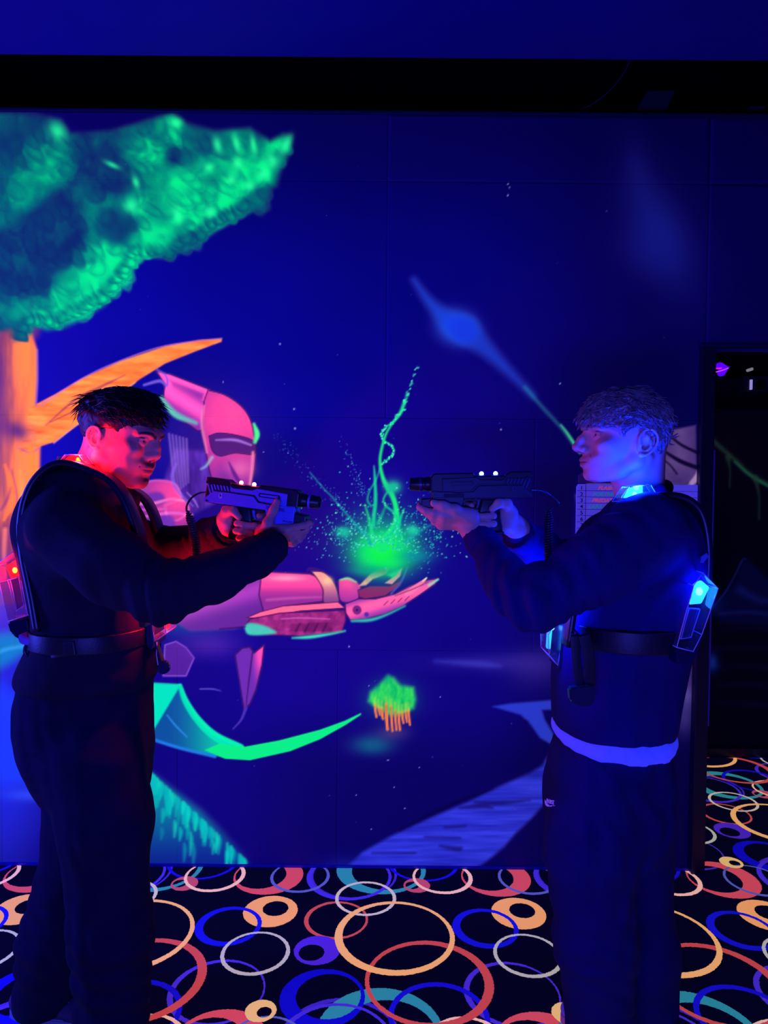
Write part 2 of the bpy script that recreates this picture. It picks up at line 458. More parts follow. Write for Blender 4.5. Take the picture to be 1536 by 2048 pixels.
    for k in range(60):
        bx, by = rnd.uniform(-40, 560), rnd.uniform(250, 640)
        if float(poly_in(bx, by, crown)) > -22: continue
        p.blob(bx, by, rnd.uniform(14, 34), rnd.uniform(8, 18), leaf_col(np.clip(level(np.array([bx]), np.array([by])) * rnd.uniform(.5, 1.15), 0, 1))[0], 0.55, rnd.uniform(-60, 10), fl=0.8)
    for hx, hy, rx, ry, an in ((352, 246, 12, 10, 0), (435, 290, 8, 16, -15), (473, 288, 7, 18, -15), (507, 290, 6, 18, -10), (545, 322, 9, 14, -30), (572, 290, 9, 20, 25), (527, 348, 11, 11, 0), (418, 335, 9, 8, 0),
                               (475, 328, 9, 11, -20), (272, 365, 6, 12, -20), (262, 412, 14, 12, 30), (225, 330, 16, 5, 25), (115, 262, 14, 18, -35), (500, 372, 10, 9, 0), (462, 360, 9, 9, 0), (420, 425, 9, 11, 0), (355, 430, 8, 18, -15)):
        p.blob(hx, hy, rx, ry, (30, 228, 165), 0.75, an, fl=0.9)
    # ---- armoured figure of the mural, kept plain: helmet, collar, shoulder plates, arm, open hand
    PK, PU, LV, INK = (255, 66, 160), (112, 34, 158), (150, 110, 245), (30, 6, 96)
    def pkshade(cx, cy, r, k=1.0):
        def f(x, y, d):
            t = np.clip(np.hypot(x - cx, y - cy) / r * k, 0, 1)[:, None]
            g = (fbm(x / 30, y / 30, 3) - 0.5)[:, None] * 0.25
            t = np.clip(t + g, 0, 1)
            return A(*PK) * (1 - t) + A(*PU) * t
        return f
    p.blob(420, 890, 110, 120, (52, 18, 130), 0.6, fl=0.4)
    # neck and collar
    p.poly([(352, 900), (470, 905), (470, 985), (420, 1010), (360, 1040), (330, 960)], PU, 0.9, 8, fl=0.8, shade=lambda x, y, d: A(58, 24, 158) + (fbm(x / 14, y / 50, 3)[:, None] - .5) * A(60, 40, 120))
    for k in range(6):
        p.stroke([(338 + 7 * k, 868 + 2 * k), (345 + 6 * k, 930), (352 + 5 * k, 985 - 4 * k)], [2, 2.5, 1.5], LV, 0.45, 3, fl=0.9)
    # swept shell and dome
    p.poly([(312, 742), (340, 748), (420, 779), (412, 860), (395, 862), (350, 830), (326, 800), (330, 768)], PU, 0.95, 3, fl=0.85, curve=False, ink=(INK, 1.6),
           shade=lambda x, y, d: A(*PU) * 1.05 + A(140, 40, 40) * np.clip(np.exp(-((x - 365 - (y - 800) * 1.6) / 30) ** 2) + np.exp(-(d + 6) ** 2 / 40) * (y < x * 0.35 + 660), 0, 1)[:, None])
    p.stroke([(322, 795), (350, 828), (392, 846)], [3, 6, 3], (90, 210, 190), 0.8, 5)
    p.stroke([(288, 770), (320, 762), (334, 772), (332, 752), (312, 738)], [2, 3, 2, 2, 1], (110, 80, 235), 0.85, 3)
    dome = [(416, 780), (450, 790), (482, 812), (500, 838), (508, 870), (512, 905), (506, 950), (492, 985), (450, 995), (425, 960), (412, 905), (406, 850), (408, 806)]
    p.poly(dome, PK, 1.0, 3, fl=0.9, curve=True, ink=(INK, 1.4), shade=pkshade(468, 835, 150))
    p.poly([(418, 872), (440, 866), (480, 872), (509, 884), (508, 908), (470, 906), (440, 912), (424, 900)], (52, 16, 120), 0.95, 2.5, fl=0.6, curve=True, ink=(INK, 1.2))
    p.stroke([(432, 880), (470, 880), (502, 890)], [1, 2.5, 1.5], (170, 120, 250), 0.8, 3)
    p.stroke([(408, 812), (404, 850), (414, 905)], [2, 3, 2], (255, 130, 205), 0.6, 3)
    p.blob(478, 938, 26, 18, (255, 120, 190), 0.6); p.blob(450, 960, 20, 22, (120, 40, 160), 0.6)
    p.stroke([(458, 925), (470, 950), (484, 972)], [1, 4, 2], (86, 20, 130), 0.8, 3)
    p.stroke([(424, 915), (412, 932), (402, 938)], [3, 2, 1], (150, 230, 225), 0.6, 4)
    p.stroke([(508, 848), (514, 868), (510, 884)], [2, 5, 3], (70, 240, 150), 0.9, 4)
    p.stroke([(506, 905), (503, 945), (498, 980)], [2, 2, 2], (255, 150, 190), 0.8, 4)
    # shoulder and chest plates
    plates = [[(262, 985), (300, 962), (345, 965), (362, 990), (356, 1012), (300, 1022), (268, 1018)], [(270, 1020), (330, 1018), (372, 1016), (380, 1060), (360, 1082), (300, 1074), (276, 1052)],
              [(330, 1010), (364, 1000), (378, 1020), (356, 1040), (336, 1036)]]
    for q, P_ in enumerate(plates):
        p.poly(P_, PK, 0.95, 3, fl=0.9, curve=True, ink=((150, 60, 190), 2.2), shade=pkshade(360, 985, 95, 1.1))
    p.poly([(274, 992), (318, 984), (330, 1004), (300, 1014), (274, 1010)], (70, 30, 170), 0.85, 5, fl=0.7, curve=True)
    p.poly([(296, 1034), (340, 1030), (350, 1056), (318, 1066), (298, 1056)], (70, 34, 180), 0.85, 5, fl=0.7, curve=True)
    p.stroke([(262, 1004), (300, 1008), (342, 998), (366, 1002)], [2, 3, 2, 2], (255, 120, 200), 0.8, 3)
    p.stroke([(284, 1034), (340, 1026), (384, 1030)], [2, 3, 2], (235, 110, 225), 0.7, 3)
    p.blob(268, 972, 16, 14, (60, 190, 200), 0.6)
    p.stroke([(352, 928), (344, 955), (358, 985), (386, 1012)], [2, 3, 3, 1], (130, 90, 240), 0.7, 3)
    p.stroke([(374, 985), (388, 1000), (396, 1014)], [1, 2, 1], (150, 110, 245), 0.7, 2)
    # upper arm, forearm
    p.blob(400, 1225, 90, 38, (24, 120, 180), 0.55, -10, fl=0.8)
    p.poly([(330, 1230), (420, 1190), (520, 1145), (528, 1240), (470, 1258), (380, 1262)], PU, 0.9, 5, fl=0.8, shade=lambda x, y, d: A(78, 26, 150) + A(60, 20, 40) * np.exp(-((y - 1195 + (x - 460) * .3) / 22.) ** 2)[:, None])
    p.poly([(524, 1143), (620, 1148), (650, 1160), (655, 1202), (572, 1212), (528, 1226), (518, 1190)], PK, 1, 3, fl=0.9, ink=(INK, 1.6),
           shade=lambda x, y, d: A(*PK) * np.exp(-((y - 1160) / 22.) ** 2)[:, None] + A(122, 36, 148) * (1 - np.exp(-((y - 1160) / 22.) ** 2))[:, None])
    p.blob(572, 1156, 34, 6, (255, 175, 200), 0.7); p.stroke([(534, 1200), (590, 1196), (648, 1194)], [2, 2, 1], (230, 100, 185), 0.55, 4)
    p.poly([(622, 1142), (648, 1145), (668, 1165), (677, 1190), (676, 1206), (648, 1206), (646, 1180), (636, 1160)], (255, 120, 150), 1, 2.5, fl=0.95, curve=True, ink=(INK, 1.8),
           shade=lambda x, y, d: A(255, 150, 150) * sstep(1215, 1150, y)[:, None] + A(110, 50, 140) * sstep(1150, 1215, y)[:, None])
    p.stroke([(614, 1142), (622, 1137), (648, 1142)], [2, 3, 1], (40, 12, 120), 0.9, 2, fl=0.2)
    p.blob(655, 1162, 10, 8, (255, 225, 160), 0.7)
    p.poly([(676, 1162), (692, 1156), (712, 1162), (722, 1176), (718, 1196), (700, 1205), (680, 1200)], PK, 1, 2.5, fl=0.9, curve=True, ink=(INK, 1.6), shade=pkshade(696, 1162, 50))
    p.stroke([(680, 1160), (696, 1157), (712, 1164)], [1, 2, 1], (150, 255, 170), 0.8, 3)
    # bracer below the forearm
    p.poly([(492, 1236), (520, 1224), (566, 1212), (676, 1204), (690, 1216), (600, 1222), (520, 1236)], (255, 92, 150), 1, 2.5, fl=0.9, ink=(INK, 1.4))
    p.poly([(490, 1252), (500, 1238), (560, 1226), (690, 1220), (692, 1240), (684, 1264), (600, 1272), (540, 1270), (506, 1266)], (96, 24, 120), 0.97, 2.5, fl=0.7, ink=(INK, 1.4),
           shade=lambda x, y, d: A(112, 26, 124) + ((fbm(x / 12, y / 12, 3) - .5) * 70)[:, None] * A(1, .4, .8))
    p.stroke([(562, 1238), (600, 1236), (660, 1238)], [1, 1.5, 1], (190, 80, 190), 0.8, 1.5)
    p.poly([(582, 1248), (666, 1243), (664, 1262), (578, 1264)], (60, 8, 90), 0.55, 3, fl=0.4)
    for k in range(4): p.stroke([(592 + 18 * k, 1262), (600 + 18 * k, 1247)], [2.4, 1.2], (30, 4, 66), 0.55, 2, fl=0.2, curve=False)
    p.poly([(488, 1254), (500, 1246), (530, 1252), (552, 1266), (500, 1270)], (50, 190, 190), 0.85, 4, fl=0.9, curve=True)
    p.stroke([(585, 1276), (620, 1274), (660, 1268), (690, 1262)], [1, 3, 2, 1], (50, 220, 200), 0.85, 4)
    p.stroke([(440, 1258), (490, 1254)], [1.5, 1.5], INK, 0.8, 2, fl=0.1, curve=False)
    # open hand and fingers
    p.poly([(690, 1208), (716, 1198), (750, 1198), (790, 1188), (820, 1172), (856, 1160), (876, 1157), (870, 1168), (836, 1192), (806, 1212), (770, 1228), (730, 1238), (700, 1240), (692, 1226)], PK, 1, 2.5, fl=0.9, ink=(INK, 1.4),
           shade=lambda x, y, d: A(248, 84, 170) * np.exp(-((y - 1206 + (x - 760) * .3) / 18.) ** 2)[:, None] + A(96, 34, 170) * (1 - np.exp(-((y - 1206 + (x - 760) * .3) / 18.) ** 2))[:, None])
    p.poly([(808, 1186), (826, 1172), (852, 1156), (852, 1160), (832, 1182), (812, 1194)], (255, 100, 180), 1, 2, fl=0.9)
    p.stroke([(790, 1192), (826, 1178), (856, 1164)], [1, 1.5, 1], INK, 0.7, 2, fl=0.1)
    p.stroke([(846, 1162), (853, 1156)], [1, 1.2], (200, 255, 200), 0.9, 2, curve=False); p.stroke([(858, 1170), (876, 1159)], [2, 1.5], (110, 250, 200), 0.9, 3, curve=False)
    for k in range(4): p.stroke([(768 + 14 * k, 1210 - 3 * k), (776 + 14 * k, 1202 - 3 * k)], 1.2, INK, 0.7, 1.5, fl=0.1, curve=False)
    p.poly([(716, 1180), (740, 1172), (780, 1172), (806, 1158), (800, 1172), (770, 1192), (730, 1198), (718, 1194)], (104, 20, 100), 1, 2.5, fl=0.7, ink=(INK, 1.2))
    p.poly([(718, 1172), (740, 1150), (760, 1138), (778, 1136), (770, 1148), (745, 1158), (732, 1170)], (255, 120, 150), 1, 3, fl=0.9, shade=lambda x, y, d: A(255, 110, 150) + (fbm(x / 8, y / 8, 2)[:, None] - .35) * A(-90, 160, -10))
    p.poly([(770, 1166), (790, 1152), (804, 1136), (800, 1152), (784, 1168)], (255, 130, 170), 0.9, 2, fl=0.9)
    p.stroke([(782, 1188), (802, 1164), (815, 1134)], [1.5, 1.5, 1], (70, 60, 220), 0.8, 2)
    p.stroke([(704, 1242), (740, 1240), (772, 1230), (810, 1212)], [2, 3, 2, 1], (40, 210, 190), 0.7, 4)
    for r, c in ((9, (50, 10, 90)), (6, (150, 50, 160)), (3.5, (60, 10, 90))): p.blob(714, 1220, r, r, c, 0.9, p=6)
    p.blob(733, 1229, 5, 5, (70, 40, 160), 0.9, p=5)
    # hip panel and hanging blade
    p.poly([(330, 1290), (352, 1283), (372, 1295), (388, 1316), (372, 1352), (326, 1352)], (62, 22, 158), 0.85, 4, fl=0.7, ink=((100, 60, 215), 1.6))
    p.blob(420, 1290, 60, 26, (70, 30, 180), 0.5, fl=0.6)
    p.poly([(470, 1310), (484, 1296), (500, 1294), (508, 1306), (528, 1290), (524, 1330), (512, 1380), (500, 1408), (488, 1420), (480, 1372)], (86, 34, 178), 0.95, 2.5, fl=0.8, ink=(INK, 1.8),
           shade=lambda x, y, d: A(84, 32, 176) + A(140, 30, 10) * (sstep(500, 522, x) * sstep(1390, 1300, y))[:, None])
    p.stroke([(505, 1305), (498, 1360), (492, 1412)], [1.5, 1.5, 1], INK, 0.8, 1.5, fl=0.1)
    p.stroke([(492, 1416), (482, 1440), (466, 1458)], [3, 2, 1], (64, 40, 190), 0.8, 2)
    p.stroke([(400, 1378), (425, 1378), (442, 1382)], [1, 1.2, 0.5], (110, 100, 240), 0.6, 2)
    # ---- green burst over the hand
    p.blob(765, 1085, 86, 70, (0, 120, 140), 0.55); p.blob(770, 1100, 60, 46, (0, 190, 120), 0.75)
    p.blob(764, 1108, 44, 34, (6, 236, 80), 0.95); p.blob(768, 1098, 26, 22, (20, 255, 70), 0.9)
    p.blob(828, 1112, 34, 12, (0, 120, 170), 0.5); p.blob(740, 1140, 40, 10, (0, 140, 130), 0.5)
    p.poly([(776, 1150), (800, 1140), (786, 1156)], (20, 220, 140), 0.6, 6)
    G1, G2 = (16, 232, 120), (8, 200, 150)
    p.stroke([(766, 1094), (780, 1070), (792, 1046), (792, 1016), (784, 990), (770, 966), (763, 945), (760, 920), (764, 895), (772, 868), (784, 848), (800, 826), (808, 804)], [12, 9, 6, 4.5, 4.5, 4, 3, 2.4, 2.2, 1.8, 1.6, 2.2, 1.6], G1, 0.85, 4)
    p.stroke([(784, 1068), (795, 1040), (786, 1024), (772, 1012), (767, 1000), (772, 988), (780, 980)], [3, 2.4, 2, 2, 1.6, 1.4, 1], G2, 0.7, 3)
    p.stroke([(764, 928), (776, 918), (787, 906), (784, 892), (768, 882), (763, 868), (770, 856), (786, 844), (802, 826), (810, 806), (814, 784)], 1.6, G2, 0.75, 3)
    p.stroke([(746, 1052), (748, 1030), (751, 1000), (750, 960), (748, 932)], [3, 3.4, 3.4, 2.6, 1], G2, 0.75, 3)
    p.stroke([(742, 1012), (735, 1000), (740, 980), (752, 960), (760, 936)], [2, 1.8, 1.5, 1.4, 1], G2, 0.55, 3)
    p.stroke([(750, 1092), (744, 1066), (736, 1030), (730, 1010)], [5, 3, 2, 1], G1, 0.6, 4)
    p.stroke([(742, 1090), (730, 1070), (700, 1036), (664, 994), (650, 980), (620, 945)], [4, 2.4, 1.8, 1.4, 1.2, 1], (10, 150, 170), 0.6, 3)
    p.stroke([(794, 1070), (800, 1040), (808, 1018)], [4, 2.6, 1], G2, 0.7, 3); p.stroke([(756, 1046), (764, 1030), (772, 1010)], [3, 2, 1], G2, 0.5, 4)
    p.stroke([(796, 1092), (802, 1072), (800, 1060), (790, 1052)], [3, 2, 1.5, 1], G2, 0.6, 3)
    p.stroke([(810, 1086), (832, 1066), (870, 1046)], [4, 3, 1], (10, 140, 170), 0.5, 5)
    for bx, by, r in ((688, 1064, 9), (825, 1060, 9), (786, 974, 10)): p.blob(bx, by, r * 1.3, r, (20, 200, 160), 0.8)
    p.blob(683, 1064, 18, 10, (10, 140, 160), 0.4); p.blob(786, 974, 18, 18, (10, 150, 140), 0.4)
    # spatter
    def dot(x, y, r, c, al=0.9):
        i = p.sel(x - r * 2, x + r * 2, y - r * 2, y + r * 2)
        if i is not None: p.put(i, c, al * sstep(r * 1.35, r * 0.5, np.hypot(p.x[i] - x, p.y[i] - y)), 1.0)
    for k in range(620):
        a = rnd.uniform(-2.9, 0.2); d = abs(rnd.gauss(0, 62)) + 14
        dot(766 + math.cos(a) * d * 1.35, 1098 + math.sin(a) * d * 0.95, rnd.uniform(0.8, 1.9), rnd.choice(((40, 220, 190), (20, 190, 160), (120, 240, 220), (20, 160, 200))), rnd.uniform(0.35, 0.9))
    for k in range(170):
        t = rnd.random(); dot(742 - 190 * t + rnd.gauss(0, 7), 1080 - 210 * t + rnd.gauss(0, 8), rnd.uniform(0.8, 1.5), (40, 170, 210), rnd.uniform(0.25, 0.7) * (1 - 0.6 * t))
    for k in range(90):
        t = rnd.random(); dot(738 - 55 * t + rnd.gauss(0, 5), 1010 - 130 * t + rnd.gauss(0, 8), rnd.uniform(0.8, 1.4), (50, 150, 220), rnd.uniform(0.25, 0.6))
    for k in range(150):
        dot(845 + rnd.gauss(0, 24), 1060 + rnd.gauss(0, 42), rnd.uniform(0.8, 1.5), (40, 150, 220), rnd.uniform(0.25, 0.7))
    for k in range(130):
        dot(690 + rnd.gauss(0, 42), 1085 + rnd.gauss(0, 22), rnd.uniform(0.8, 1.7), (60, 200, 230), rnd.uniform(0.3, 0.8))
    H = catmull(np.array([(764, 928), (776, 918), (787, 906), (784, 892), (768, 882), (763, 868), (770, 856), (786, 844), (802, 826), (810, 806), (815, 790), (822, 770), (828, 752), (836, 732)], float), 9)
    for k in range(len(H)):
        if rnd.random() < 0.8: dot(H[k][0] + rnd.gauss(0, 1.6), H[k][1] + rnd.gauss(0, 1.6), rnd.uniform(1.0, 2.2), (60, 235, 190), 0.8 if k < 90 else 0.55)
    for x_, y_, r_ in ((560, 688, 2), (588, 818, 2.2), (590, 857, 2.4), (446, 764, 1.5), (527, 904, 1.5), (576, 906, 1.5), (1017, 368, 1.5), (1018, 376, 2), (1016, 390, 2), (1002, 859, 2), (738, 1372, 1.6), (880, 1394, 1.5), (776, 1520, 1.8),
                       (838, 1535, 1.4), (788, 1574, 1.3), (810, 1617, 1.6), (742, 1659, 1.5), (698, 1293, 2), (712, 1590, 1.2), (1120, 768, 1.4)):
        dot(x_, y_, r_, (130, 130, 235), 0.75)
    # ---- little tree and its glow
    p.blob(745, 1490, 42, 20, (4, 76, 140), 0.75, fl=0.8); p.blob(785, 1465, 34, 16, (70, 50, 130), 0.5, fl=0.7)
    p.blob(784, 1398, 48, 36, (0, 110, 120), 0.55)
    p.poly([(738, 1402), (742, 1385), (760, 1370), (776, 1352), (786, 1356), (800, 1372), (826, 1376), (830, 1400), (826, 1416), (800, 1428), (780, 1428), (752, 1412)], (34, 214, 84), 0.95, 9,
           shade=lambda x, y, d: A(20, 190, 96) + ((fbm(x / 7, y / 16, 3) - .4) * 130)[:, None] * A(.7, .6, -.2))
    for x_, y0, y1, w in ((750, 1410, 1434, 2.2), (757, 1414, 1430, 1.6), (763, 1416, 1438, 2.4), (772, 1408, 1459, 3), (782, 1412, 1462, 2.2), (790, 1420, 1460, 2), (797, 1424, 1460, 2.2), (804, 1424, 1446, 2.2), (811, 1422, 1444, 2), (817, 1420, 1450, 2)):
        p.stroke([(x_, y0), (x_ + 1, (y0 + y1) / 2), (x_ + 3, y1)], [w, w, w * .8], (244, 116, 56), 0.9, 2)
        p.stroke([(x_, y0 - 14), (x_, y0)], [1.5, 2.2], (190, 220, 70), 0.6, 3, curve=False)
    # ---- green ribbon
    p.poly([(230, 1372), (300, 1364), (362, 1369), (372, 1400), (392, 1436), (424, 1470), (468, 1490), (500, 1516), (440, 1512), (380, 1500), (300, 1478), (230, 1470)], (12, 120, 180), 0.9, 3, fl=0.9,
           shade=lambda x, y, d: A(6, 66, 160) + A(0, 130, 20) * (sstep(330, 470, x) * 0.9)[:, None] + A(8, 120, 20) * sstep(-3, -16, d)[:, None] * 0.0)
    p.poly([(230, 1368), (302, 1366), (362, 1369), (348, 1392), (306, 1462), (300, 1464), (230, 1480)], (0, 236, 190), 0.95, 3)
    p.stroke([(360, 1372), (372, 1404), (396, 1440), (430, 1472), (480, 1496)], [4, 6, 7, 8, 8], (0, 232, 180), 0.95, 3)
    p.poly([(410, 1500), (440, 1488), (490, 1494), (560, 1481), (640, 1460), (690, 1442), (721, 1427), (722, 1429), (690, 1450), (640, 1478), (580, 1502), (500, 1520), (450, 1517)], (8, 240, 132), 1.0, 2.5)
    p.stroke([(300, 1477), (360, 1496), (430, 1513)], [3, 3, 3], (20, 120, 255), 0.8, 3); p.stroke([(334, 1430), (352, 1452), (374, 1474)], [1, 1.6, 1], (50, 140, 255), 0.8, 2)
    # ---- grass bank
    p.poly([(200, 1500), (300, 1545), (340, 1575), (400, 1620), (440, 1660), (480, 1705), (506, 1748), (200, 1760)], (4, 70, 160), 0.85, 14, fl=0.8, shade=lambda x, y, d: A(4, 96, 168) - A(0, 74, 20) * sstep(1600, 1745, y)[:, None])
    for k in range(90):
        gx = rnd.uniform(295, 500); top = 1545 + (gx - 300) * 0.92
        gy = top + rnd.choice((0, 0, rnd.uniform(0, 110))); L = rnd.uniform(18, 46)
        if gy > 1720: continue
        p.stroke([(gx, gy), (gx + 1, gy + L * .35), (gx - 1, gy + L)], [1.6, 3.6, 1], (0, 178, 190) if rnd.random() < .75 else (10, 220, 200), rnd.uniform(.4, .85) * (1 if gy < top + 60 else .6), 5)
    # ---- pale river
    p.poly([(640, 1752), (690, 1738), (725, 1704), (790, 1668), (860, 1636), (940, 1602), (1000, 1572), (1060, 1546), (1085, 1530), (1100, 1505), (1200, 1480), (1200, 1600), (1092, 1604), (1060, 1640), (1030, 1668), (1008, 1694), (972, 1724), (930, 1750), (900, 1756)],
           (30, 36, 226), 0.95, 6, fl=0.6, shade=lambda x, y, d: A(28, 34, 226) - ((fbm(x / 90, y / 7, 3) - .42) * 90)[:, None] * A(.3, .35, 1))
    p.blob(690, 1745, 60, 26, (20, 20, 190), 0.6, fl=0.5)
    for pts, w in (([(920, 1616), (965, 1612), (985, 1616)], [2, 5, 2]), ([(950, 1604), (1000, 1606), (1060, 1600)], [2, 4, 1]), ([(890, 1655), (930, 1652)], [2, 2]), ([(850, 1674), (920, 1676)], [2, 2]), ([(880, 1692), (915, 1698), (922, 1696)], [2, 5, 3]), ([(745, 1706), (830, 1706)], [1.5, 2])):
        p.stroke(pts, w, (10, 8, 116), 0.7, 4, fl=0.2)
    p.stroke([(800, 1660), (900, 1610), (985, 1578)], [2, 3, 1], (4, 2, 70), 0.7, 4, fl=0)
    p.poly([(985, 1413), (1020, 1407), (1105, 1400), (1200, 1396), (1200, 1416), (1084, 1420), (1090, 1440), (1106, 1466), (1108, 1492), (1080, 1476), (1062, 1450), (1042, 1430)], (26, 40, 226), 0.9, 4, fl=0.6)
    p.blob(1052, 1444, 5, 4, (8, 6, 100), 0.8, fl=0)
    # haze over the far hills
    p.blob(1000, 1325, 130, 18, (34, 24, 170), 0.55, fl=0.5); p.blob(1070, 1335, 60, 40, (40, 24, 160), 0.5, fl=0.5)
    p.stroke([(870, 1322), (960, 1328), (1000, 1332)], [2, 6, 2], (44, 50, 215), 0.5, 8, fl=0.6)
    # ---- pale purple wing shape at the right edge
    p.poly([(1180, 960), (1240, 880), (1330, 862), (1392, 850), (1396, 1040), (1160, 1060), (1150, 990)], (64, 44, 158), 0.9, 4, fl=0.45, shade=lambda x, y, d: A(58, 40, 150) + ((fbm(x / 40, y / 40, 3) - .5) * 40)[:, None] * A(.8, .7, 1))
    for pts, w in (([(1330, 862), (1360, 888), (1396, 906)], [2, 2.5, 3]), ([(1325, 900), (1360, 922), (1396, 936)], [2, 4, 4]), ([(1320, 914), (1340, 930), (1354, 948)], 1.4), ([(1376, 966), (1396, 982)], 1.2)):
        p.stroke(pts, w, (14, 6, 66), 0.9, 2, fl=0)
    p.poly([(1376, 968), (1390, 950), (1396, 936), (1398, 960), (1384, 972)], (120, 96, 200), 0.9, 2.5, fl=0.7)
    p.poly([(1160, 1040), (1300, 1090), (1400, 1000), (1400, 1300), (1150, 1290)], (44, 26, 130), 0.5, 20, fl=0.3)
    p.blob(1370, 1330, 26, 90, (66, 42, 150), 0.7, fl=0.5); p.blob(1368, 1430, 22, 40, (40, 34, 150), 0.7, fl=0.5)
    p.blob(1375, 1390, 14, 20, (70, 66, 205), 0.5, fl=0.5)
    # scuffs and bare spots
    for k in range(60): dot(rnd.uniform(0, 1380), rnd.uniform(300, 1740), rnd.uniform(0.7, 1.2), (70, 70, 190), 0.5)
    return p

def paint_far(x, y):
    """painting on the far wall of the next room, seen through the opening"""
    p = Paint(x, y, (4, 3, 40), 0.0)
    A = lambda *q: np.array(q, np.float32)
    p.blob(1450, 900, 60, 90, (18, 2, 26), 0.7, fl=0.3); p.blob(1530, 960, 60, 120, (16, 3, 24), 0.6, fl=0.3)
    p.stroke([(1380, 830), (1425, 880), (1470, 920), (1510, 955), (1620, 1010)], [5, 5, 5, 5, 6], (34, 66, 52), 0.8, 6, fl=0.6)
    p.stroke([(1470, 924), (1512, 958), (1620, 1016)], [2, 2.5, 3], (20, 110, 70), 0.7, 3, fl=0.7)
    for pts, w in (([(1455, 915), (1460, 940), (1459, 974)], [5, 2, 2]), ([(1510, 956), (1518, 990), (1518, 1038)], [6, 2.4, 2.4])):
        p.stroke(pts, w, (34, 66, 50), 0.7, 4, fl=0.6)
    p.poly([(1470, 1160), (1482, 1126), (1490, 1118), (1500, 1124), (1540, 1160), (1640, 1230), (1640, 1260), (1440, 1245), (1425, 1215)], (12, 18, 92), 0.6, 9, fl=0.35)
    p.stroke([(1425, 1215), (1450, 1185), (1470, 1150), (1485, 1120), (1494, 1118)], [1.5, 1.5, 1.5, 1.5, 1], (34, 40, 140), 0.7, 2.5, fl=0.6)
    p.stroke([(1480, 1180), (1520, 1200), (1580, 1210)], [8, 6, 3], (24, 36, 124), 0.6, 8, fl=0.4)
    p.stroke([(1440, 1228), (1500, 1224), (1580, 1236)], [2, 3, 3], (24, 40, 120), 0.6, 6, fl=0.4)
    for k in range(5): p.stroke([(1430, 1262 + 36 * k), (1500, 1256 + 38 * k), (1600, 1270 + 36 * k)], [1, 4, 3], (4, 12, 60), 0.6, 12, fl=0.3)
    p.blob(1424, 1325, 14, 22, (20, 60, 170), 0.8, fl=0.5); p.blob(1420, 1210, 20, 24, (10, 40, 150), 0.7, fl=0.4)
    return p
# ------------------------------------------------------------------ the painted wall
SEAM = 0.0003
def wall_panel(name, x0, x1, y0, y1, step, painter, Y, mat, parent, thick=0.018, grey=6.0):
    """one board of a painted wall, given by the picture coordinates of its corners; a fine grid carries the paint"""
    X0, X1 = W(x0, 1000, Y)[0] + SEAM, W(x1, 1000, Y)[0] - SEAM
    Z1, Z0 = W(700, y0, Y)[2] - SEAM, W(700, y1, Y)[2] + SEAM
    nx = max(3, int((X1 - X0) / (step * Y / FPX)) + 1); nz = max(3, int((Z1 - Z0) / (step * Y / FPX)) + 1)
    gx, gz = np.meshgrid(np.linspace(X0, X1, nx), np.linspace(Z0, Z1, nz))
    V = np.stack([gx.ravel(), np.full(gx.size, Y), gz.ravel()], 1)
    px, py = proj(V)
    p = painter(px, py)
    idx = np.arange(nx * nz).reshape(nz, nx)
    F = np.stack([idx[:-1, :-1], idx[:-1, 1:], idx[1:, 1:], idx[1:, :-1]], -1).reshape(-1, 4)
    # rim going back into the joint
    rim = np.concatenate([idx[0, :], idx[1:, -1], idx[-1, -2::-1], idx[-2:0:-1, 0]])
    n = len(V); V2 = V[rim].copy(); V2[:, 1] += thick
    k = np.arange(len(rim)); k2 = np.roll(k, -1)
    F2 = np.stack([rim, n + k, n + k2, np.roll(rim, -1)], -1)
    o = mesh_np(name, np.vstack([V, V2]), np.vstack([F, F2]), mat, parent, smooth=False)
    col = np.ones((n + len(rim), 4), np.float32)
    c = np.clip(p.c, 0, 255)
    col[:n, :3] = lin(c); col[:n, 3] = np.clip(p.a, 0, 1)
    dull = 1 - col[:n, 3]                       # the plain wall paint is a greyer navy
    col[:n, 0] *= 1 + grey * dull; col[:n, 1] *= 1 + grey * dull
    col[n:, :3] = 0.002; col[n:, 3] = 0
    at = o.data.color_attributes.new('paint', 'FLOAT_COLOR', 'POINT')
    at.data.foreach_set('color', col.ravel())
    return o

M_PAINT = fluor_attr('mural_paint', 'paint', 0.95, 0.98)
M_BLACKWALL = plain('black_painted_board', (8, 6, 46), 0.7, 0.2)
M_CEIL = plain('dark_ceiling_board', (30, 20, 128), 0.8, 0.1, scale=6)
M_VOID = plain('black_void_board', (3, 3, 22), 0.9, 0.05)
M_TRIM = plain('dark_wall_edging', (9, 7, 66), 0.5, 0.4)

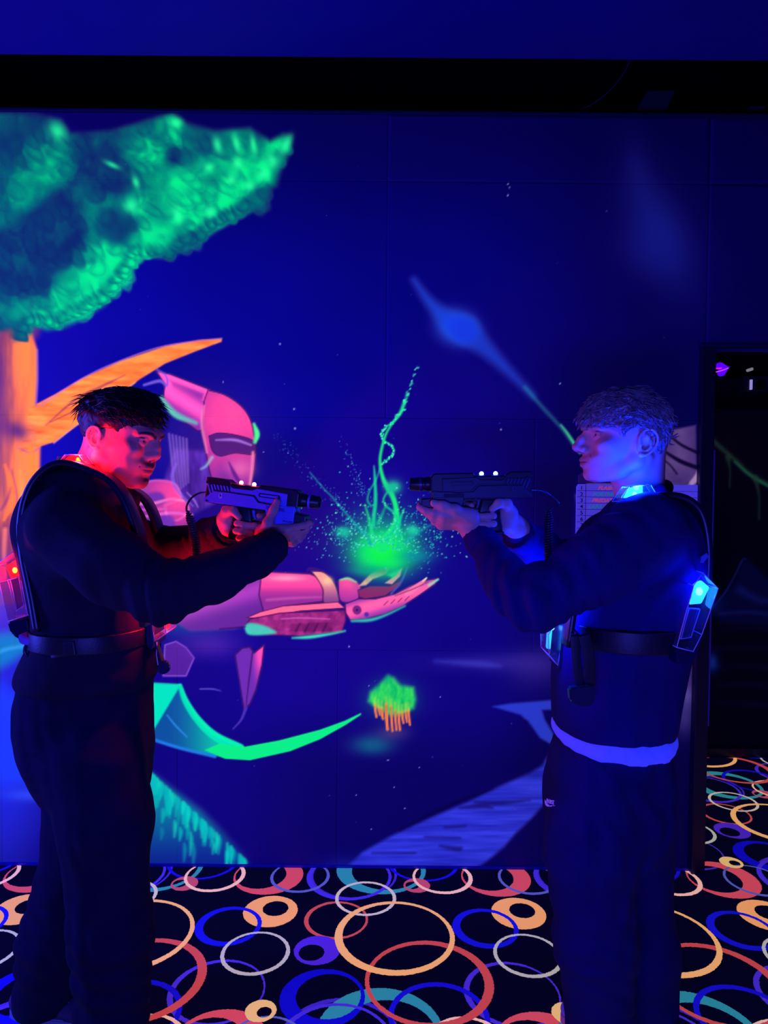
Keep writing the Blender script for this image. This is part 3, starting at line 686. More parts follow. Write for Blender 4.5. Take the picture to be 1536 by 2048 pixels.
zTop = W(768, 228, WALL_Y)[2]
xEnd = W(1412, 1300, WALL_Y)[0]                 # the end of the painted wall, where the opening starts
zOpen = W(1450, 697, WALL_Y)[2]
zBase = 0.0
wall = bm_obj('wall_back', box_bm((-2.6, WALL_Y + 0.006, 0.0), (xEnd - 0.02, WALL_Y + 0.09, zTop)), M_VOID, org=(-2.6, WALL_Y + 0.006, 0))
wall['kind'] = 'structure'
header = bm_obj('wall_back_header', box_bm((xEnd - 0.019, WALL_Y + 0.006, zOpen), (2.3, WALL_Y + 0.09, zTop)), M_VOID, org=(xEnd, WALL_Y + 0.006, zOpen))
header['kind'] = 'structure'
pxl = -640
for x0, x1, y0, y1, st in ((pxl, 40, 228, 362, 5), (40, 770, 228, 362, 2.4), (770, 1405, 228, 362, 6), (pxl, 0, 362, 835, 6), (0, 770, 362, 835, 2.1), (770, 1405, 362, 835, 3.2),
                           (pxl, 29, 835, 1300, 3), (29, 1069, 835, 1300, 1.75), (1069, 1400, 835, 1300, 2.4),
                           (pxl, 0, 1300, 1746, 5), (0, 355, 1300, 1747, 2.2), (355, 678, 1300, 1748, 2.2), (678, 1392, 1300, 1749, 2.4)):
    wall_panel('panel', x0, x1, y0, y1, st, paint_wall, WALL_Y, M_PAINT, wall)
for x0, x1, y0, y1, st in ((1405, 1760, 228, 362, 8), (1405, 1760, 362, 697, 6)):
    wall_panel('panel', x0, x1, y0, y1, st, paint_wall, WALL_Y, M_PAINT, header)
# edging along the top of the wall, the post at its end, the strip at its foot
t = bm_obj('trim_1', box_bm((-2.6, WALL_Y - 0.012, zTop - 0.004), (2.3, WALL_Y + 0.10, zTop + 0.006), 0.002), M_TRIM, org=(0, WALL_Y, zTop)); t['kind'] = 'structure'
xp0 = W(1397, 1000, WALL_Y - 0.02)[0]; xp1 = W(1424, 1000, WALL_Y - 0.02)[0]
M_POST = plain('black_post_paint', (5, 4, 40), 0.45, 0.4)
t = bm_obj('trim_2', box_bm((xp0, WALL_Y - 0.03, 0.0), (xp1, WALL_Y + 0.11, zOpen), 0.003), M_POST, org=(xp0, WALL_Y, 0)); t['kind'] = 'structure'
t2 = bm_obj('corner_bead', box_bm((xp1 - 0.002, WALL_Y - 0.034, 0.55), (xp1 + 0.002, WALL_Y - 0.029, 1.55), 0.0006), plain('worn_edge', (70, 66, 140), 0.5), t)
t3 = bm_obj('trim_3', box_bm((xp0 - 0.004, WALL_Y - 0.03, zOpen), (2.3, WALL_Y + 0.11, zOpen + 0.012), 0.002), M_TRIM, org=(xp0, WALL_Y, zOpen)); t3['kind'] = 'structure'
b = bm_obj('baseboard_back', box_bm((-2.6, WALL_Y - 0.006, 0.0), (xp0, WALL_Y + 0.004, 0.010), 0.001), plain('blue_base_strip', (24, 20, 150), 0.5), org=(0, WALL_Y, 0)); b['kind'] = 'structure'

# ------------------------------------------------------------------ carpet
def carpet_material():
    m, nt, b = new_mat('ring_carpet'); N = nt.nodes; L = nt.links
    geo = N.new('ShaderNodeNewGeometry')
    TX, TY = 0.822, 0.800
    # ragged edge of the printed pile
    wn = N.new('ShaderNodeTexNoise'); wn.inputs['Scale'].default_value = 170; wn.inputs['Detail'].default_value = 2
    L.new(geo.outputs['Position'], wn.inputs['Vector'])
    ws = N.new('ShaderNodeVectorMath'); ws.operation = 'MULTIPLY_ADD'
    L.new(wn.outputs['Color'], ws.inputs[0]); ws.inputs[1].default_value = (0.0055, 0.0055, 0); L.new(geo.outputs['Position'], ws.inputs[2])
    flat = N.new('ShaderNodeVectorMath'); flat.operation = 'MULTIPLY'; flat.inputs[1].default_value = (1, 1, 0); L.new(ws.outputs[0], flat.inputs[0])
    cur = None
    base = lin4((4, 3, 30))
    rings = [((436, 1980, 98), (440, 1980, 90), (72, 44, 192)), ((682, 2082, 128), (684, 2084, 119), (62, 36, 184)), ((762, 2062, 130), (777, 2068, 101), (44, 140, 150)),
             ((647, 1993, 87), (659, 1990, 66), (15, 10, 186)), ((880, 2032, 104), (880, 2034, 93), (22, 14, 190)),
             ((539, 1750, 70), (524, 1749, 51), (216, 76, 88)), ((371, 1766, 27), (362, 1766, 14), (190, 74, 96)), ((700, 1752, 86), (702, 1751, 78), (68, 44, 196)),
             ((602, 1752, 60), (602, 1751, 54), (86, 92, 172)), ((432, 1750, 61), (431, 1749, 54), (250, 190, 160)), ((674, 1838, 65), (676, 1838, 58), (200, 76, 74)),
             ((636, 1899, 47), (625, 1904, 26), (76, 38, 190)), ((860, 1960, 131), (855, 1960, 117), (202, 72, 72)), ((543, 1821, 55), (553, 1816, 26), (248, 166, 96)),
             ((459, 1850, 67), (463, 1849, 54), (20, 18, 190)), ((524, 2020, 32), (531, 2023, 15), (238, 192, 118)), ((733, 1795, 62), (733, 1795, 55), (206, 190, 170)), ((791, 1870, 122), (794, 1868, 109), (248, 178, 106)), ((513, 1904, 70), (513, 1903, 62), (186, 182, 166))]
    for (ox, oy, orx), (ix, iy, irx), col in rings:
        o = FL(ox, oy); i = FL(ix, iy); Ro = orx * o[1] / FPX; Ri = irx * i[1] / FPX
        s = N.new('ShaderNodeVectorMath'); s.operation = 'SUBTRACT'; L.new(flat.outputs[0], s.inputs[0]); s.inputs[1].default_value = (o[0], o[1], 0)
        w = N.new('ShaderNodeVectorMath'); w.operation = 'WRAP'; L.new(s.outputs[0], w.inputs[0]); w.inputs[1].default_value = (TX / 2, TY / 2, 1); w.inputs[2].default_value = (-TX / 2, -TY / 2, -1)
        l1 = N.new('ShaderNodeVectorMath'); l1.operation = 'LENGTH'; L.new(w.outputs[0], l1.inputs[0])
        c1 = N.new('ShaderNodeMath'); c1.operation = 'LESS_THAN'; L.new(l1.outputs['Value'], c1.inputs[0]); c1.inputs[1].default_value = Ro
        s2 = N.new('ShaderNodeVectorMath'); s2.operation = 'SUBTRACT'; L.new(w.outputs[0], s2.inputs[0]); s2.inputs[1].default_value = (i[0] - o[0], i[1] - o[1], 0)
        l2 = N.new('ShaderNodeVectorMath'); l2.operation = 'LENGTH'; L.new(s2.outputs[0], l2.inputs[0])
        c2 = N.new('ShaderNodeMath'); c2.operation = 'GREATER_THAN'; L.new(l2.outputs['Value'], c2.inputs[0]); c2.inputs[1].default_value = Ri
        mu = N.new('ShaderNodeMath'); mu.operation = 'MULTIPLY'; L.new(c1.outputs[0], mu.inputs[0]); L.new(c2.outputs[0], mu.inputs[1])
        mx = N.new('ShaderNodeMix'); mx.data_type = 'RGBA'; L.new(mu.outputs[0], mx.inputs['Factor'])
        if cur is None: mx.inputs['A'].default_value = base
        else: L.new(cur, mx.inputs['A'])
        mx.inputs['B'].default_value = lin4(col); cur = mx.outputs['Result']
    pile = N.new('ShaderNodeTexNoise'); pile.inputs['Scale'].default_value = 420; pile.inputs['Detail'].default_value = 3; L.new(geo.outputs['Position'], pile.inputs['Vector'])
    pr = N.new('ShaderNodeMapRange'); pr.inputs[3].default_value = 0.78; pr.inputs[4].default_value = 1.2; L.new(pile.outputs['Fac'], pr.inputs[0])
    sc = N.new('ShaderNodeVectorMath'); sc.operation = 'SCALE'; L.new(cur, sc.inputs[0]); L.new(pr.outputs[0], sc.inputs['Scale'])
    L.new(sc.outputs[0], b.inputs['Base Color']); L.new(sc.outputs[0], b.inputs['Emission Color']); b.inputs['Emission Strength'].default_value = 0.75   # the dyes fluoresce
    b.inputs['Roughness'].default_value = 0.95; b.inputs['Specular IOR Level'].default_value = 0.05
    bp = N.new('ShaderNodeBump'); bp.inputs['Strength'].default_value = 0.4; bp.inputs['Distance'].default_value = 0.002
    L.new(pile.outputs['Fac'], bp.inputs['Height']); L.new(bp.outputs[0], b.inputs['Normal'])
    m.cycles.emission_sampling = 'NONE'
    return m
M_CARPET = carpet_material()
FAR_Y = 3.80
floor = bm_obj('floor', box_bm((-2.7, -0.6, -0.05), (3.2, FAR_Y + 0.1, 0.0)), M_CARPET, org=(0, 0, 0)); floor['kind'] = 'structure'

# ------------------------------------------------------------------ next room behind the opening
far = bm_obj('wall_far', box_bm((-2.7, FAR_Y + 0.006, 0), (3.2, FAR_Y + 0.10, 3.9)), M_VOID, org=(0, FAR_Y, 0)); far['kind'] = 'structure'
wall_panel('panel', 1370, 1640, 812, 1500, 2.6, paint_far, FAR_Y, M_PAINT, far, grey=0.0)
t = bm_obj('baseboard_far', box_bm((0.9, FAR_Y - 0.02, 0.0), (3.2, FAR_Y + 0.002, 0.05), 0.003), plain('dark_skirting', (6, 6, 50), 0.4), org=(1, FAR_Y, 0)); t['kind'] = 'structure'
rw = bm_obj('wall_right', box_bm((3.2, -0.6, 0), (3.28, FAR_Y + 0.1, 3.9)), M_VOID, org=(3.2, 0, 0)); rw['kind'] = 'structure'
lw = bm_obj('wall_left', box_bm((-2.78, -0.6, 0), (-2.7, FAR_Y + 0.1, 3.9)), M_VOID, org=(-2.7, 0, 0)); lw['kind'] = 'structure'
# ceiling: a lower board in front, a dark slot behind it above the wall
yEdge = 2.46
zC = W(768, 116, yEdge)[2]
c = bm_obj('ceiling', box_bm((-2.7, -0.6, zC), (3.2, yEdge, zC + 0.16), 0.004), M_CEIL, org=(0, 0, zC)); c['kind'] = 'structure'
c2 = bm_obj('ceiling_slot', box_bm((-2.7, -0.6, 3.9), (3.2, FAR_Y + 0.1, 3.98)), M_VOID, org=(0, 0, 3.9)); c2['kind'] = 'structure'
# cable curving down behind the ceiling edge and two slanted duct ends above the wall
P_ = catmull([W(1268, 104, 2.9), W(1245, 150, 2.9), W(1210, 190, 2.9), W(1165, 218, 2.9), W(1105, 236, 2.9)], 8)
v, f = tube(P_, 0.0022, 6)
o = mesh_np('ceiling_cable', v, f, plain('blue_grey_cable', (64, 60, 130), 0.5)); tag(o, 'thin cable curving down in the dark slot above the mural wall', 'cable')
M_SLAB = plain('grey_slab', (60, 60, 74), 0.5, 0.4)  # plain grey blocks for two slanted shapes above the wall
for k, (a, lab) in enumerate(((((1262, 236), (1296, 180), (1352, 180), (1326, 236)), 'dim grey slanted duct above the wall top right of the hanging cable'),
                              (((1478, 242), (1500, 211), (1531, 210), (1531, 242)), 'grey slanted duct end above the wall in the top right corner'))):
    pts = [W(px, py, 2.86) for px, py in a]
    bmd = bmesh.new(); A_ = [bmd.verts.new(q) for q in pts]; B_ = [bmd.verts.new((q[0], FAR_Y + 0.01, q[2])) for q in pts]
    bmd.faces.new(A_); bmd.faces.new(B_[::-1])
    for i in range(4): bmd.faces.new((A_[i], B_[i], B_[(i + 1) % 4], A_[(i + 1) % 4]))
    bmesh.ops.recalc_face_normals(bmd, faces=bmd.faces[:]); bmesh.ops.bevel(bmd, geom=bmd.edges[:], offset=0.004, segments=1, affect='EDGES')
    o = bm_obj('slab', bmd, M_SLAB, org=tuple(pts[0])); tag(o, lab, 'slab')
# heart light, projector box and lamp high in the next room
def heart(sx):
    P = []
    for k in range(40):
        t_ = 2 * math.pi * k / 40
        P.append((sx * 16 * math.sin(t_) ** 3 / 16, sx * (13 * math.cos(t_) - 5 * math.cos(2 * t_) - 2 * math.cos(3 * t_) - math.cos(4 * t_)) / 16))
    return P
hc = W(1444, 738, 3.55)
h = thing('heart_light', 'small glowing purple heart sign high in the next room', 'sign', tuple(hc))
Rm = Matrix.Translation(Vector(hc)) @ Matrix.Rotation(math.radians(-105), 4, 'Y')
bm_obj('heart_body', prism_bm(heart(0.034), -0.008, 0.008, 0.002), glow('heart_purple', (88, 0, 240), 1.0), h, Rm)
v, f = tube([W(1432, 744, 3.535), W(1444, 741, 3.535), W(1457, 736, 3.535)], 0.0022, 6); mesh_np('bright_tube', v, f, glow('heart_tube', (215, 70, 255), 1.2), h)
v, f = tube([W(1432, 737, 3.535), W(1438, 737, 3.535), W(1443, 736, 3.535)], 0.003, 6); mesh_np('bright_tube', v, f, glow('heart_pink', (255, 20, 200), 1.0), h)
v, f = tube([hc + np.array((0, 0.01, 0)), hc + np.array((0, 0.255, 0.03))], 0.006, 6); mesh_np('bracket', v, f, M_POST, h)
a, b_ = W(1434, 780, 3.6), W(1470, 754, 3.6)
o = thing('speaker_box', 'black box below the purple heart sign in the next room', 'speaker', tuple(a))
bm_obj('cabinet', box_bm((a[0], 3.60, a[2]), (b_[0], 3.805, b_[2]), 0.006), plain('black_box', (2, 2, 10), 0.6), o)
bm_obj('grille', box_bm((a[0] + .012, 3.592, a[2] + .012), (b_[0] - .012, 3.601, b_[2] - .012), 0.003), plain('black_grille', (3, 3, 14), 0.9), o)
a, b_ = W(1488, 782, 3.5), W(1546, 754, 3.5)
o = thing('screen', 'small dark screen with a pale lit strip beside it, right edge of the opening', 'screen', tuple(a))
bm_obj('housing', box_bm((a[0], 3.5, a[2]), (b_[0], 3.805, b_[2] + 0.004), 0.004), plain('screen_housing', (14, 12, 56), 0.4), o)
c0_, c1_ = W(1513, 779, 3.49), W(1533, 759, 3.49); bm_obj('dark_glass', box_bm((c0_[0], 3.494, c0_[2]), (c1_[0], 3.502, c1_[2]), 0.002), plain('screen_glass', (1, 1, 8), 0.15), o)
c0_, c1_ = W(1501, 779, 3.49), W(1505.5, 759, 3.49); bm_obj('lit_strip', box_bm((c0_[0], 3.490, c0_[2]), (c1_[0], 3.503, c1_[2]), 0.001), glow('strip_light', (150, 140, 200), 0.9), o)
c0_ = W(1504, 738, 3.76)
o = mesh_np('indicator_lamp', *merge([tube([c0_ + np.array((0, 0.05, 0)), c0_], [0.008, 0.008], 8), tube([c0_, c0_ - np.array((0, .006, 0))], [0.006, 0.003], 8)]), glow('indicator', (120, 120, 130), 0.9))
tag(o, 'tiny whitish indicator lamp above the small dark screen', 'lamp')
# ------------------------------------------------------------------ sculpting in a signed distance field
class Field:
    def __init__(s, lo, hi, res):
        s.lo = np.array(lo, float); s.res = res
        n = np.ceil((np.array(hi, float) - s.lo) / res).astype(int) + 1
        s.ax = [(s.lo[k] + res * np.arange(n[k])).astype(np.float32) for k in range(3)]
        s.F = np.full(n, 1.0, np.float32)
    def sub(s, lo, hi, pad):
        sl = []
        for k in range(3):
            a = max(0, int((lo[k] - pad - s.lo[k]) / s.res)); b = min(len(s.ax[k]), int((hi[k] + pad - s.lo[k]) / s.res) + 2)
            if b <= a: return None, None
            sl.append(slice(a, b))
        g = np.meshgrid(s.ax[0][sl[0]], s.ax[1][sl[1]], s.ax[2][sl[2]], indexing='ij', sparse=True)
        return tuple(sl), g
    def _comb(s, sl, d, k, op):
        f = s.F[sl]
        if op == 'sub':
            d = -d
            h = np.clip(0.5 - 0.5 * (f - d) / max(k, 1e-6), 0, 1)
            s.F[sl] = f * (1 - h) + d * h + k * h * (1 - h)
        else:
            h = np.clip(0.5 + 0.5 * (f - d) / max(k, 1e-6), 0, 1)
            s.F[sl] = f * (1 - h) + d * h - k * h * (1 - h)
    def apply(s, fn, lo, hi, k=0.005, op='add'):
        sl, g = s.sub(lo, hi, 2.5 * k + 3 * s.res)
        if sl is not None: s._comb(sl, fn(*g).astype(np.float32), k, op)
    def cap(s, a, b, ra, rb=None, k=0.005, op='add', flat=None):
        """tapered capsule; flat=(axis vector, factor) squashes it along an axis"""
        a = np.asarray(a, float); b = np.asarray(b, float); rb = ra if rb is None else rb
        r = max(ra, rb) * (flat[2] if flat and len(flat) > 2 else 1.0)
        lo = np.minimum(a, b) - r; hi = np.maximum(a, b) + r
        e = b - a; L2 = float(e @ e) + 1e-12
        def fn(x, y, z):
            px, py, pz = x - a[0], y - a[1], z - a[2]
            t = np.clip((px * e[0] + py * e[1] + pz * e[2]) / L2, 0, 1)
            qx, qy, qz = px - t * e[0], py - t * e[1], pz - t * e[2]
            if flat:
                n, q = np.asarray(flat[0], float), flat[1]
                n = n / np.linalg.norm(n)
                dn = qx * n[0] + qy * n[1] + qz * n[2]
                d = np.sqrt(np.maximum(qx * qx + qy * qy + qz * qz - dn * dn, 0) + (dn / q) ** 2)
            else: d = np.sqrt(qx * qx + qy * qy + qz * qz)
            return d - (ra + (rb - ra) * t)
        s.apply(fn, lo, hi, k, op)
    def chain(s, P, R, k=0.004, **kw):
        for i in range(len(P) - 1): s.cap(P[i], P[i + 1], R[i], R[i + 1], k, **kw)
    def ell(s, c, r, k=0.005, op='add', R=None):
        c = np.asarray(c, float); r = np.asarray(r, float); m = r.max()
        Rm = np.eye(3) if R is None else np.asarray(R, float)
        def fn(x, y, z):
            px, py, pz = x - c[0], y - c[1], z - c[2]
            u = (px * Rm[0, 0] + py * Rm[1, 0] + pz * Rm[2, 0]) / r[0]; v = (px * Rm[0, 1] + py * Rm[1, 1] + pz * Rm[2, 1]) / r[1]; w = (px * Rm[0, 2] + py * Rm[1, 2] + pz * Rm[2, 2]) / r[2]
            k0 = np.sqrt(u * u + v * v + w * w); k1 = np.sqrt((u / r[0]) ** 2 + (v / r[1]) ** 2 + (w / r[2]) ** 2) + 1e-9
            return k0 * (k0 - 1) / k1
        ext = m if R is not None else r
        s.apply(fn, c - ext, c + ext, k, op)
    def rbox(s, c, half, rad, k=0.004, op='add', R=None):
        c = np.asarray(c, float); h = np.asarray(half, float); Rm = np.eye(3) if R is None else np.asarray(R, float)
        def fn(x, y, z):
            px, py, pz = x - c[0], y - c[1], z - c[2]
            q = [np.abs(px * Rm[0, j] + py * Rm[1, j] + pz * Rm[2, j]) - (h[j] - rad) for j in range(3)]
            out = np.sqrt(sum(np.maximum(t, 0) ** 2 for t in q)); ins = np.minimum(np.maximum(np.maximum(q[0], q[1]), q[2]), 0)
            return out + ins - rad
        m = np.linalg.norm(h) if R is not None else h
        s.apply(fn, c - m, c + m, k, op)
    def loft(s, rows, k=0.02, op='add', n=2.3, ycen=0.0):
        """stack of horizontal sections: (z, x_back, x_front, half_width[, y_centre])"""
        rows = sorted(rows); Z = np.array([r[0] for r in rows]); XB = np.array([r[1] for r in rows]); XF = np.array([r[2] for r in rows]); HW = np.array([r[3] for r in rows])
        YC = np.array([r[4] if len(r) > 4 else ycen for r in rows])
        Q = catmull(np.column_stack([Z, XB, XF, HW, YC]), 6); Q = Q[np.argsort(Q[:, 0])]
        lo = (min(XB.min(), XF.min()), (YC - HW).min(), Z[0]); hi = (max(XB.max(), XF.max()), (YC + HW).max(), Z[-1])
        def fn(x, y, z):
            xb = np.interp(z, Q[:, 0], Q[:, 1]); xf = np.interp(z, Q[:, 0], Q[:, 2]); hw = np.interp(z, Q[:, 0], Q[:, 3]); yc = np.interp(z, Q[:, 0], Q[:, 4])
            a = np.abs(xf - xb) / 2; cx = (xf + xb) / 2
            q = (np.abs((x - cx) / a) ** n + np.abs((y - yc) / hw) ** n) ** (1 / n)
            d = (q - 1) * np.minimum(a, hw)
            dz = np.maximum(Z[0] - z, z - Z[-1])
            return np.maximum(d, dz)
        s.apply(fn, lo, hi, k, op)
    def displace(s, fn, band=0.03):
        """shift the surface by fn(points) -> metres, near the surface only"""
        i = np.nonzero(np.abs(s.F) < band)
        P = np.stack([s.ax[0][i[0]], s.ax[1][i[1]], s.ax[2][i[2]]], 1)
        s.F[i] -= fn(P).astype(np.float32)
    def mesh(s, smooth=1):
        F = s.F; ins = F < 0
        nx, ny, nz = F.shape
        c = np.zeros((nx - 1, ny - 1, nz - 1), np.int8)
        for i in (0, 1):
            for j in (0, 1):
                for k in (0, 1): c += ins[i:nx - 1 + i, j:ny - 1 + j, k:nz - 1 + k]
        act = np.nonzero((c > 0) & (c < 8))
        I = np.stack(act, 1); n = len(I)
        idx = np.full(c.shape, -1, np.int32); idx[act] = np.arange(n)
        acc = np.zeros((n, 3)); cnt = np.zeros(n)
        cor = [(i, j, k) for i in (0, 1) for j in (0, 1) for k in (0, 1)]
        val = {q: F[I[:, 0] + q[0], I[:, 1] + q[1], I[:, 2] + q[2]] for q in cor}
        for a in cor:
            for d in range(3):
                if a[d]: continue
                b = list(a); b[d] = 1; b = tuple(b)
                va, vb = val[a], val[b]; m = (va < 0) != (vb < 0)
                t = np.where(m, va / np.where(m, va - vb, 1), 0)
                for q in range(3): acc[:, q] += m * (a[q] + (t if q == d else 0))
                cnt += m
        V = s.lo + (I + acc / cnt[:, None]) * s.res
        faces = []
        for d in range(3):
            sl0 = [slice(None)] * 3; sl1 = [slice(None)] * 3; sl0[d] = slice(0, -1); sl1[d] = slice(1, None)
            u, v = [(1, 2), (2, 0), (0, 1)][d]
            A, B = ins[tuple(sl0)], ins[tuple(sl1)]
            E = np.stack(np.nonzero(A != B), 1)
            E = E[(E[:, u] > 0) & (E[:, v] > 0) & (E[:, u] < c.shape[u]) & (E[:, v] < c.shape[v])]
            def cell(du, dv):
                Q = E.copy(); Q[:, u] += du; Q[:, v] += dv
                return idx[Q[:, 0], Q[:, 1], Q[:, 2]]
            q = np.stack([cell(-1, -1), cell(0, -1), cell(0, 0), cell(-1, 0)], 1)
            flip = ~A[E[:, 0], E[:, 1], E[:, 2]]
            q[flip] = q[flip][:, ::-1]
            faces.append(q)
        Q = np.vstack(faces); Q = Q[(Q >= 0).all(1)]
        for _ in range(smooth):
            S = np.zeros_like(V); N = np.zeros(len(V))
            for a, b in ((0, 1), (1, 2), (2, 3), (3, 0)):
                for p, q in ((a, b), (b, a)):
                    for ax in range(3): S[:, ax] += np.bincount(Q[:, p], V[Q[:, q], ax], len(V))
                    N += np.bincount(Q[:, p], minlength=len(V))
            V = V * 0.45 + 0.55 * S / np.maximum(N, 1)[:, None]
        return V, Q
_p3 = np.random.RandomState(11).rand(32, 32, 32).astype(np.float32)
def noise3(P, sc):
    q = np.asarray(P, np.float32) * np.asarray(sc, np.float32) + 100.0
    i = np.floor(q).astype(int); f = q - i; f = f * f * (3 - 2 * f); i &= 31; j = (i + 1) & 31
    r = 0
    for a in (0, 1):
        for b in (0, 1):
            for c in (0, 1):
                w = (f[:, 0] if a else 1 - f[:, 0]) * (f[:, 1] if b else 1 - f[:, 1]) * (f[:, 2] if c else 1 - f[:, 2])
                r = r + w * _p3[(j if a else i)[:, 0], (j if b else i)[:, 1], (j if c else i)[:, 2]]
    return r - 0.5
def mesh_weighted(name, V, Q, mat, parent, flip=False):
    Q = np.asarray(Q)
    if flip: Q = Q[:, ::-1]
    return mesh_np(name, V, np.ascontiguousarray(Q), mat, parent)
def xform(V, M4):
    M4 = np.array(M4); return np.asarray(V) @ M4[:3, :3].T + M4[:3, 3]
def frame(o, x, y, z):
    M4 = np.eye(4); M4[:3, 0] = x; M4[:3, 1] = y; M4[:3, 2] = z; M4[:3, 3] = o; return M4
def unit(v): v = np.asarray(v, float); return v / np.linalg.norm(v)
# ------------------------------------------------------------------ gun frames (needed by the hands that hold them)
def gun_frame(px, py, Y, side, tilt, yaw):
    """origin at the lower rear corner; local x forward, y away from the camera, z up.  side +1 points right, -1 left"""
    t, w = math.radians(tilt), math.radians(yaw)
    f = unit((side * math.cos(t) * math.cos(w), -math.sin(w) * math.cos(t), -math.sin(t)))
    u = unit(np.array((0, 0, 1.0)) - f * f[2])
    s = np.cross(u, f) * side                       # away from the camera on both
    o = W(px, py, Y)
    return frame(o, f, s, u)
GUN_L = gun_frame(415, 1004, 1.785, 1, 7.0, 9.0)
GUN_R = gun_frame(1060, 996, 1.70, -1, 1.2, 1.0)
GUN_L[:3, :3] *= 1.0

def loc(Mx, P): return (np.asarray(P) - Mx[:3, 3]) @ np.linalg.inv(Mx[:3, :3]).T

# ------------------------------------------------------------------ head
def head_frame(px, py, Y, side, yaw, pitch, roll=0):
    a, b, r = math.radians(yaw), math.radians(pitch), math.radians(roll)
    f = unit((side * math.cos(a) * math.cos(b), -math.sin(a) * math.cos(b), -math.sin(b)))
    u = unit(np.array((0, 0, 1.0)) - f * f[2])
    s = np.cross(u, f) * side
    u, s = u * math.cos(r) + s * math.sin(r), s * math.cos(r) - u * math.sin(r)
    return frame(W(px, py, Y), f, s, u)

def build_head(Mx, c, neck_world):
    """c: proportions of the face. returns world vertices, quads, colours"""
    f = Field((-0.135, -0.105, -0.235), (0.165, 0.105, 0.150), 0.0019)
    fx = c['depth']
    S = (-1, 1)
    f.ell((0.005, 0, 0.052), (0.091 * fx, 0.073, 0.080), 0.004)
    f.ell((-0.016, 0, 0.040), (0.072, 0.068, 0.070), 0.02)
    # face, brow to chin
    f.loft([(0.075, -0.03, 0.088 * fx, 0.060), (0.052, -0.03, c['brow'] * fx, 0.062), (0.030, -0.03, 0.108 * fx, 0.064), (0.010, -0.02, 0.108 * fx, 0.065), (-0.012, -0.01, 0.110 * fx, 0.0635 + c['cheek']),
            (-0.030, 0.000, c['mouth'] * fx, 0.058 + c['cheek']), (-0.048, 0.010, c['mouth'] * fx - 0.001, 0.050 + c['cheek']), (-0.064, 0.028, c['chin'] * fx - .004, 0.040 + c['cheek'] * .6), (-0.080 - c.get('low', 0), 0.048, c['chin'] * fx - 0.010, 0.026)], 0.016, n=2.15)
    for s in S:
        f.chain([(0.006, s * 0.060, -0.006), (0.012, s * (0.057 + c['cheek']), -0.040), (0.048, s * (0.042 + c['cheek']), -0.064), (0.088 * fx, s * 0.018, -0.076 - c.get('low', 0))], [0.012, 0.014, 0.014, 0.012], 0.022)
        f.ell((0.084 * fx, s * 0.046, 0.000), (0.022, 0.016, 0.015), 0.018)                                      # cheekbone
        f.chain([((c['brow'] - .002) * fx, s * 0.006, 0.038), ((c['brow'] - .003) * fx, s * 0.022, 0.044), (0.094 * fx, s * 0.044, 0.040)], [0.008, 0.0095, 0.008], 0.010)
        f.ell((0.1185 * fx, s * 0.0365, 0.024), (0.020, 0.016, 0.012), 0.010, op='sub')                             # eye socket
        f.ell((0.0905 * fx, s * 0.0315, 0.0245), (0.0135, 0.0135, 0.0125), 0.003)                                  # eye ball
        # lids
        f.chain([(0.1045 * fx, s * 0.018, 0.026), (0.1065 * fx, s * 0.029, 0.0325), (0.099 * fx, s * 0.042, 0.029)], [0.0030, 0.0038, 0.0030], 0.004)
        f.chain([(0.1045 * fx, s * 0.018, 0.023), (0.1045 * fx, s * 0.030, 0.0165), (0.098 * fx, s * 0.042, 0.021)], [0.0028, 0.0032, 0.0028], 0.004)
    # chin
    f.ell(((c['chin'] - .014) * fx, 0, -0.068 - c.get('low', 0)), (0.0150, 0.020, 0.0155), 0.014)
    # nose
    nt = c['nose']; nz = c['nose_z']
    f.chain([(0.103 * fx, 0, 0.040), (0.106 * fx, 0, 0.014), (0.109 * fx, 0, -0.008)], [0.0105, 0.0135, 0.0185], 0.012)
    f.chain([(0.113 * fx, 0, 0.034), ((0.113 + (nt - .113) * .45) * fx, 0, 0.014), ((nt - 0.0095) * fx, 0, nz + .002)], [0.0075, 0.0080, 0.0090], 0.012)
    f.ell(((nt - 0.011) * fx, 0, nz - 0.001), (0.0112, 0.0098, 0.0085), 0.008)
    f.chain([((nt - .014) * fx, 0, nz - .006), ((nt - .032) * fx, 0, nz - .010)], [0.006, 0.009], 0.008)
    for s in S:
        f.ell(((nt - 0.025) * fx, s * 0.0115, nz - 0.0065), (0.0110, 0.0068, 0.0078), 0.007)
        f.ell(((nt - 0.020) * fx, s * 0.0065, nz - 0.0165), (0.006, 0.0032, 0.004), 0.003, op='sub')
        f.chain([((nt - .036) * fx, s * 0.026, nz - 0.012), (0.108 * fx, s * 0.031, -0.036)], [0.0010, 0.0006], 0.008, op='sub')       # fold beside the nose
    # mouth
    mz = c['mouth_z']; mx = c['mouth'] * fx
    f.chain([(mx - 0.010, -0.024, mz), (mx - 0.001, -0.010, mz + 0.0055), (mx + 0.0005, 0, mz + 0.005), (mx - 0.001, 0.010, mz + 0.0055), (mx - 0.010, 0.024, mz)], [0.003, 0.0048, 0.0050, 0.0048, 0.003], 0.006)
    f.chain([(mx - 0.010, -0.022, mz - 0.002), (mx - 0.003, -0.009, mz - 0.007), (mx - 0.0015, 0, mz - 0.0075), (mx - 0.003, 0.009, mz - 0.007), (mx - 0.010, 0.022, mz - 0.002)], [0.003, 0.0050, 0.0056, 0.0050, 0.003], 0.006)
    f.chain([(mx - 0.003, -0.025, mz - 0.001), (mx + 0.008, 0, mz - 0.001), (mx - 0.003, 0.025, mz - 0.001)], [0.0010, 0.0012, 0.0010], 0.0025, op='sub')
    f.ell((mx + 0.004, 0, mz - 0.021), (0.008, 0.016, 0.005), 0.008, op='sub')
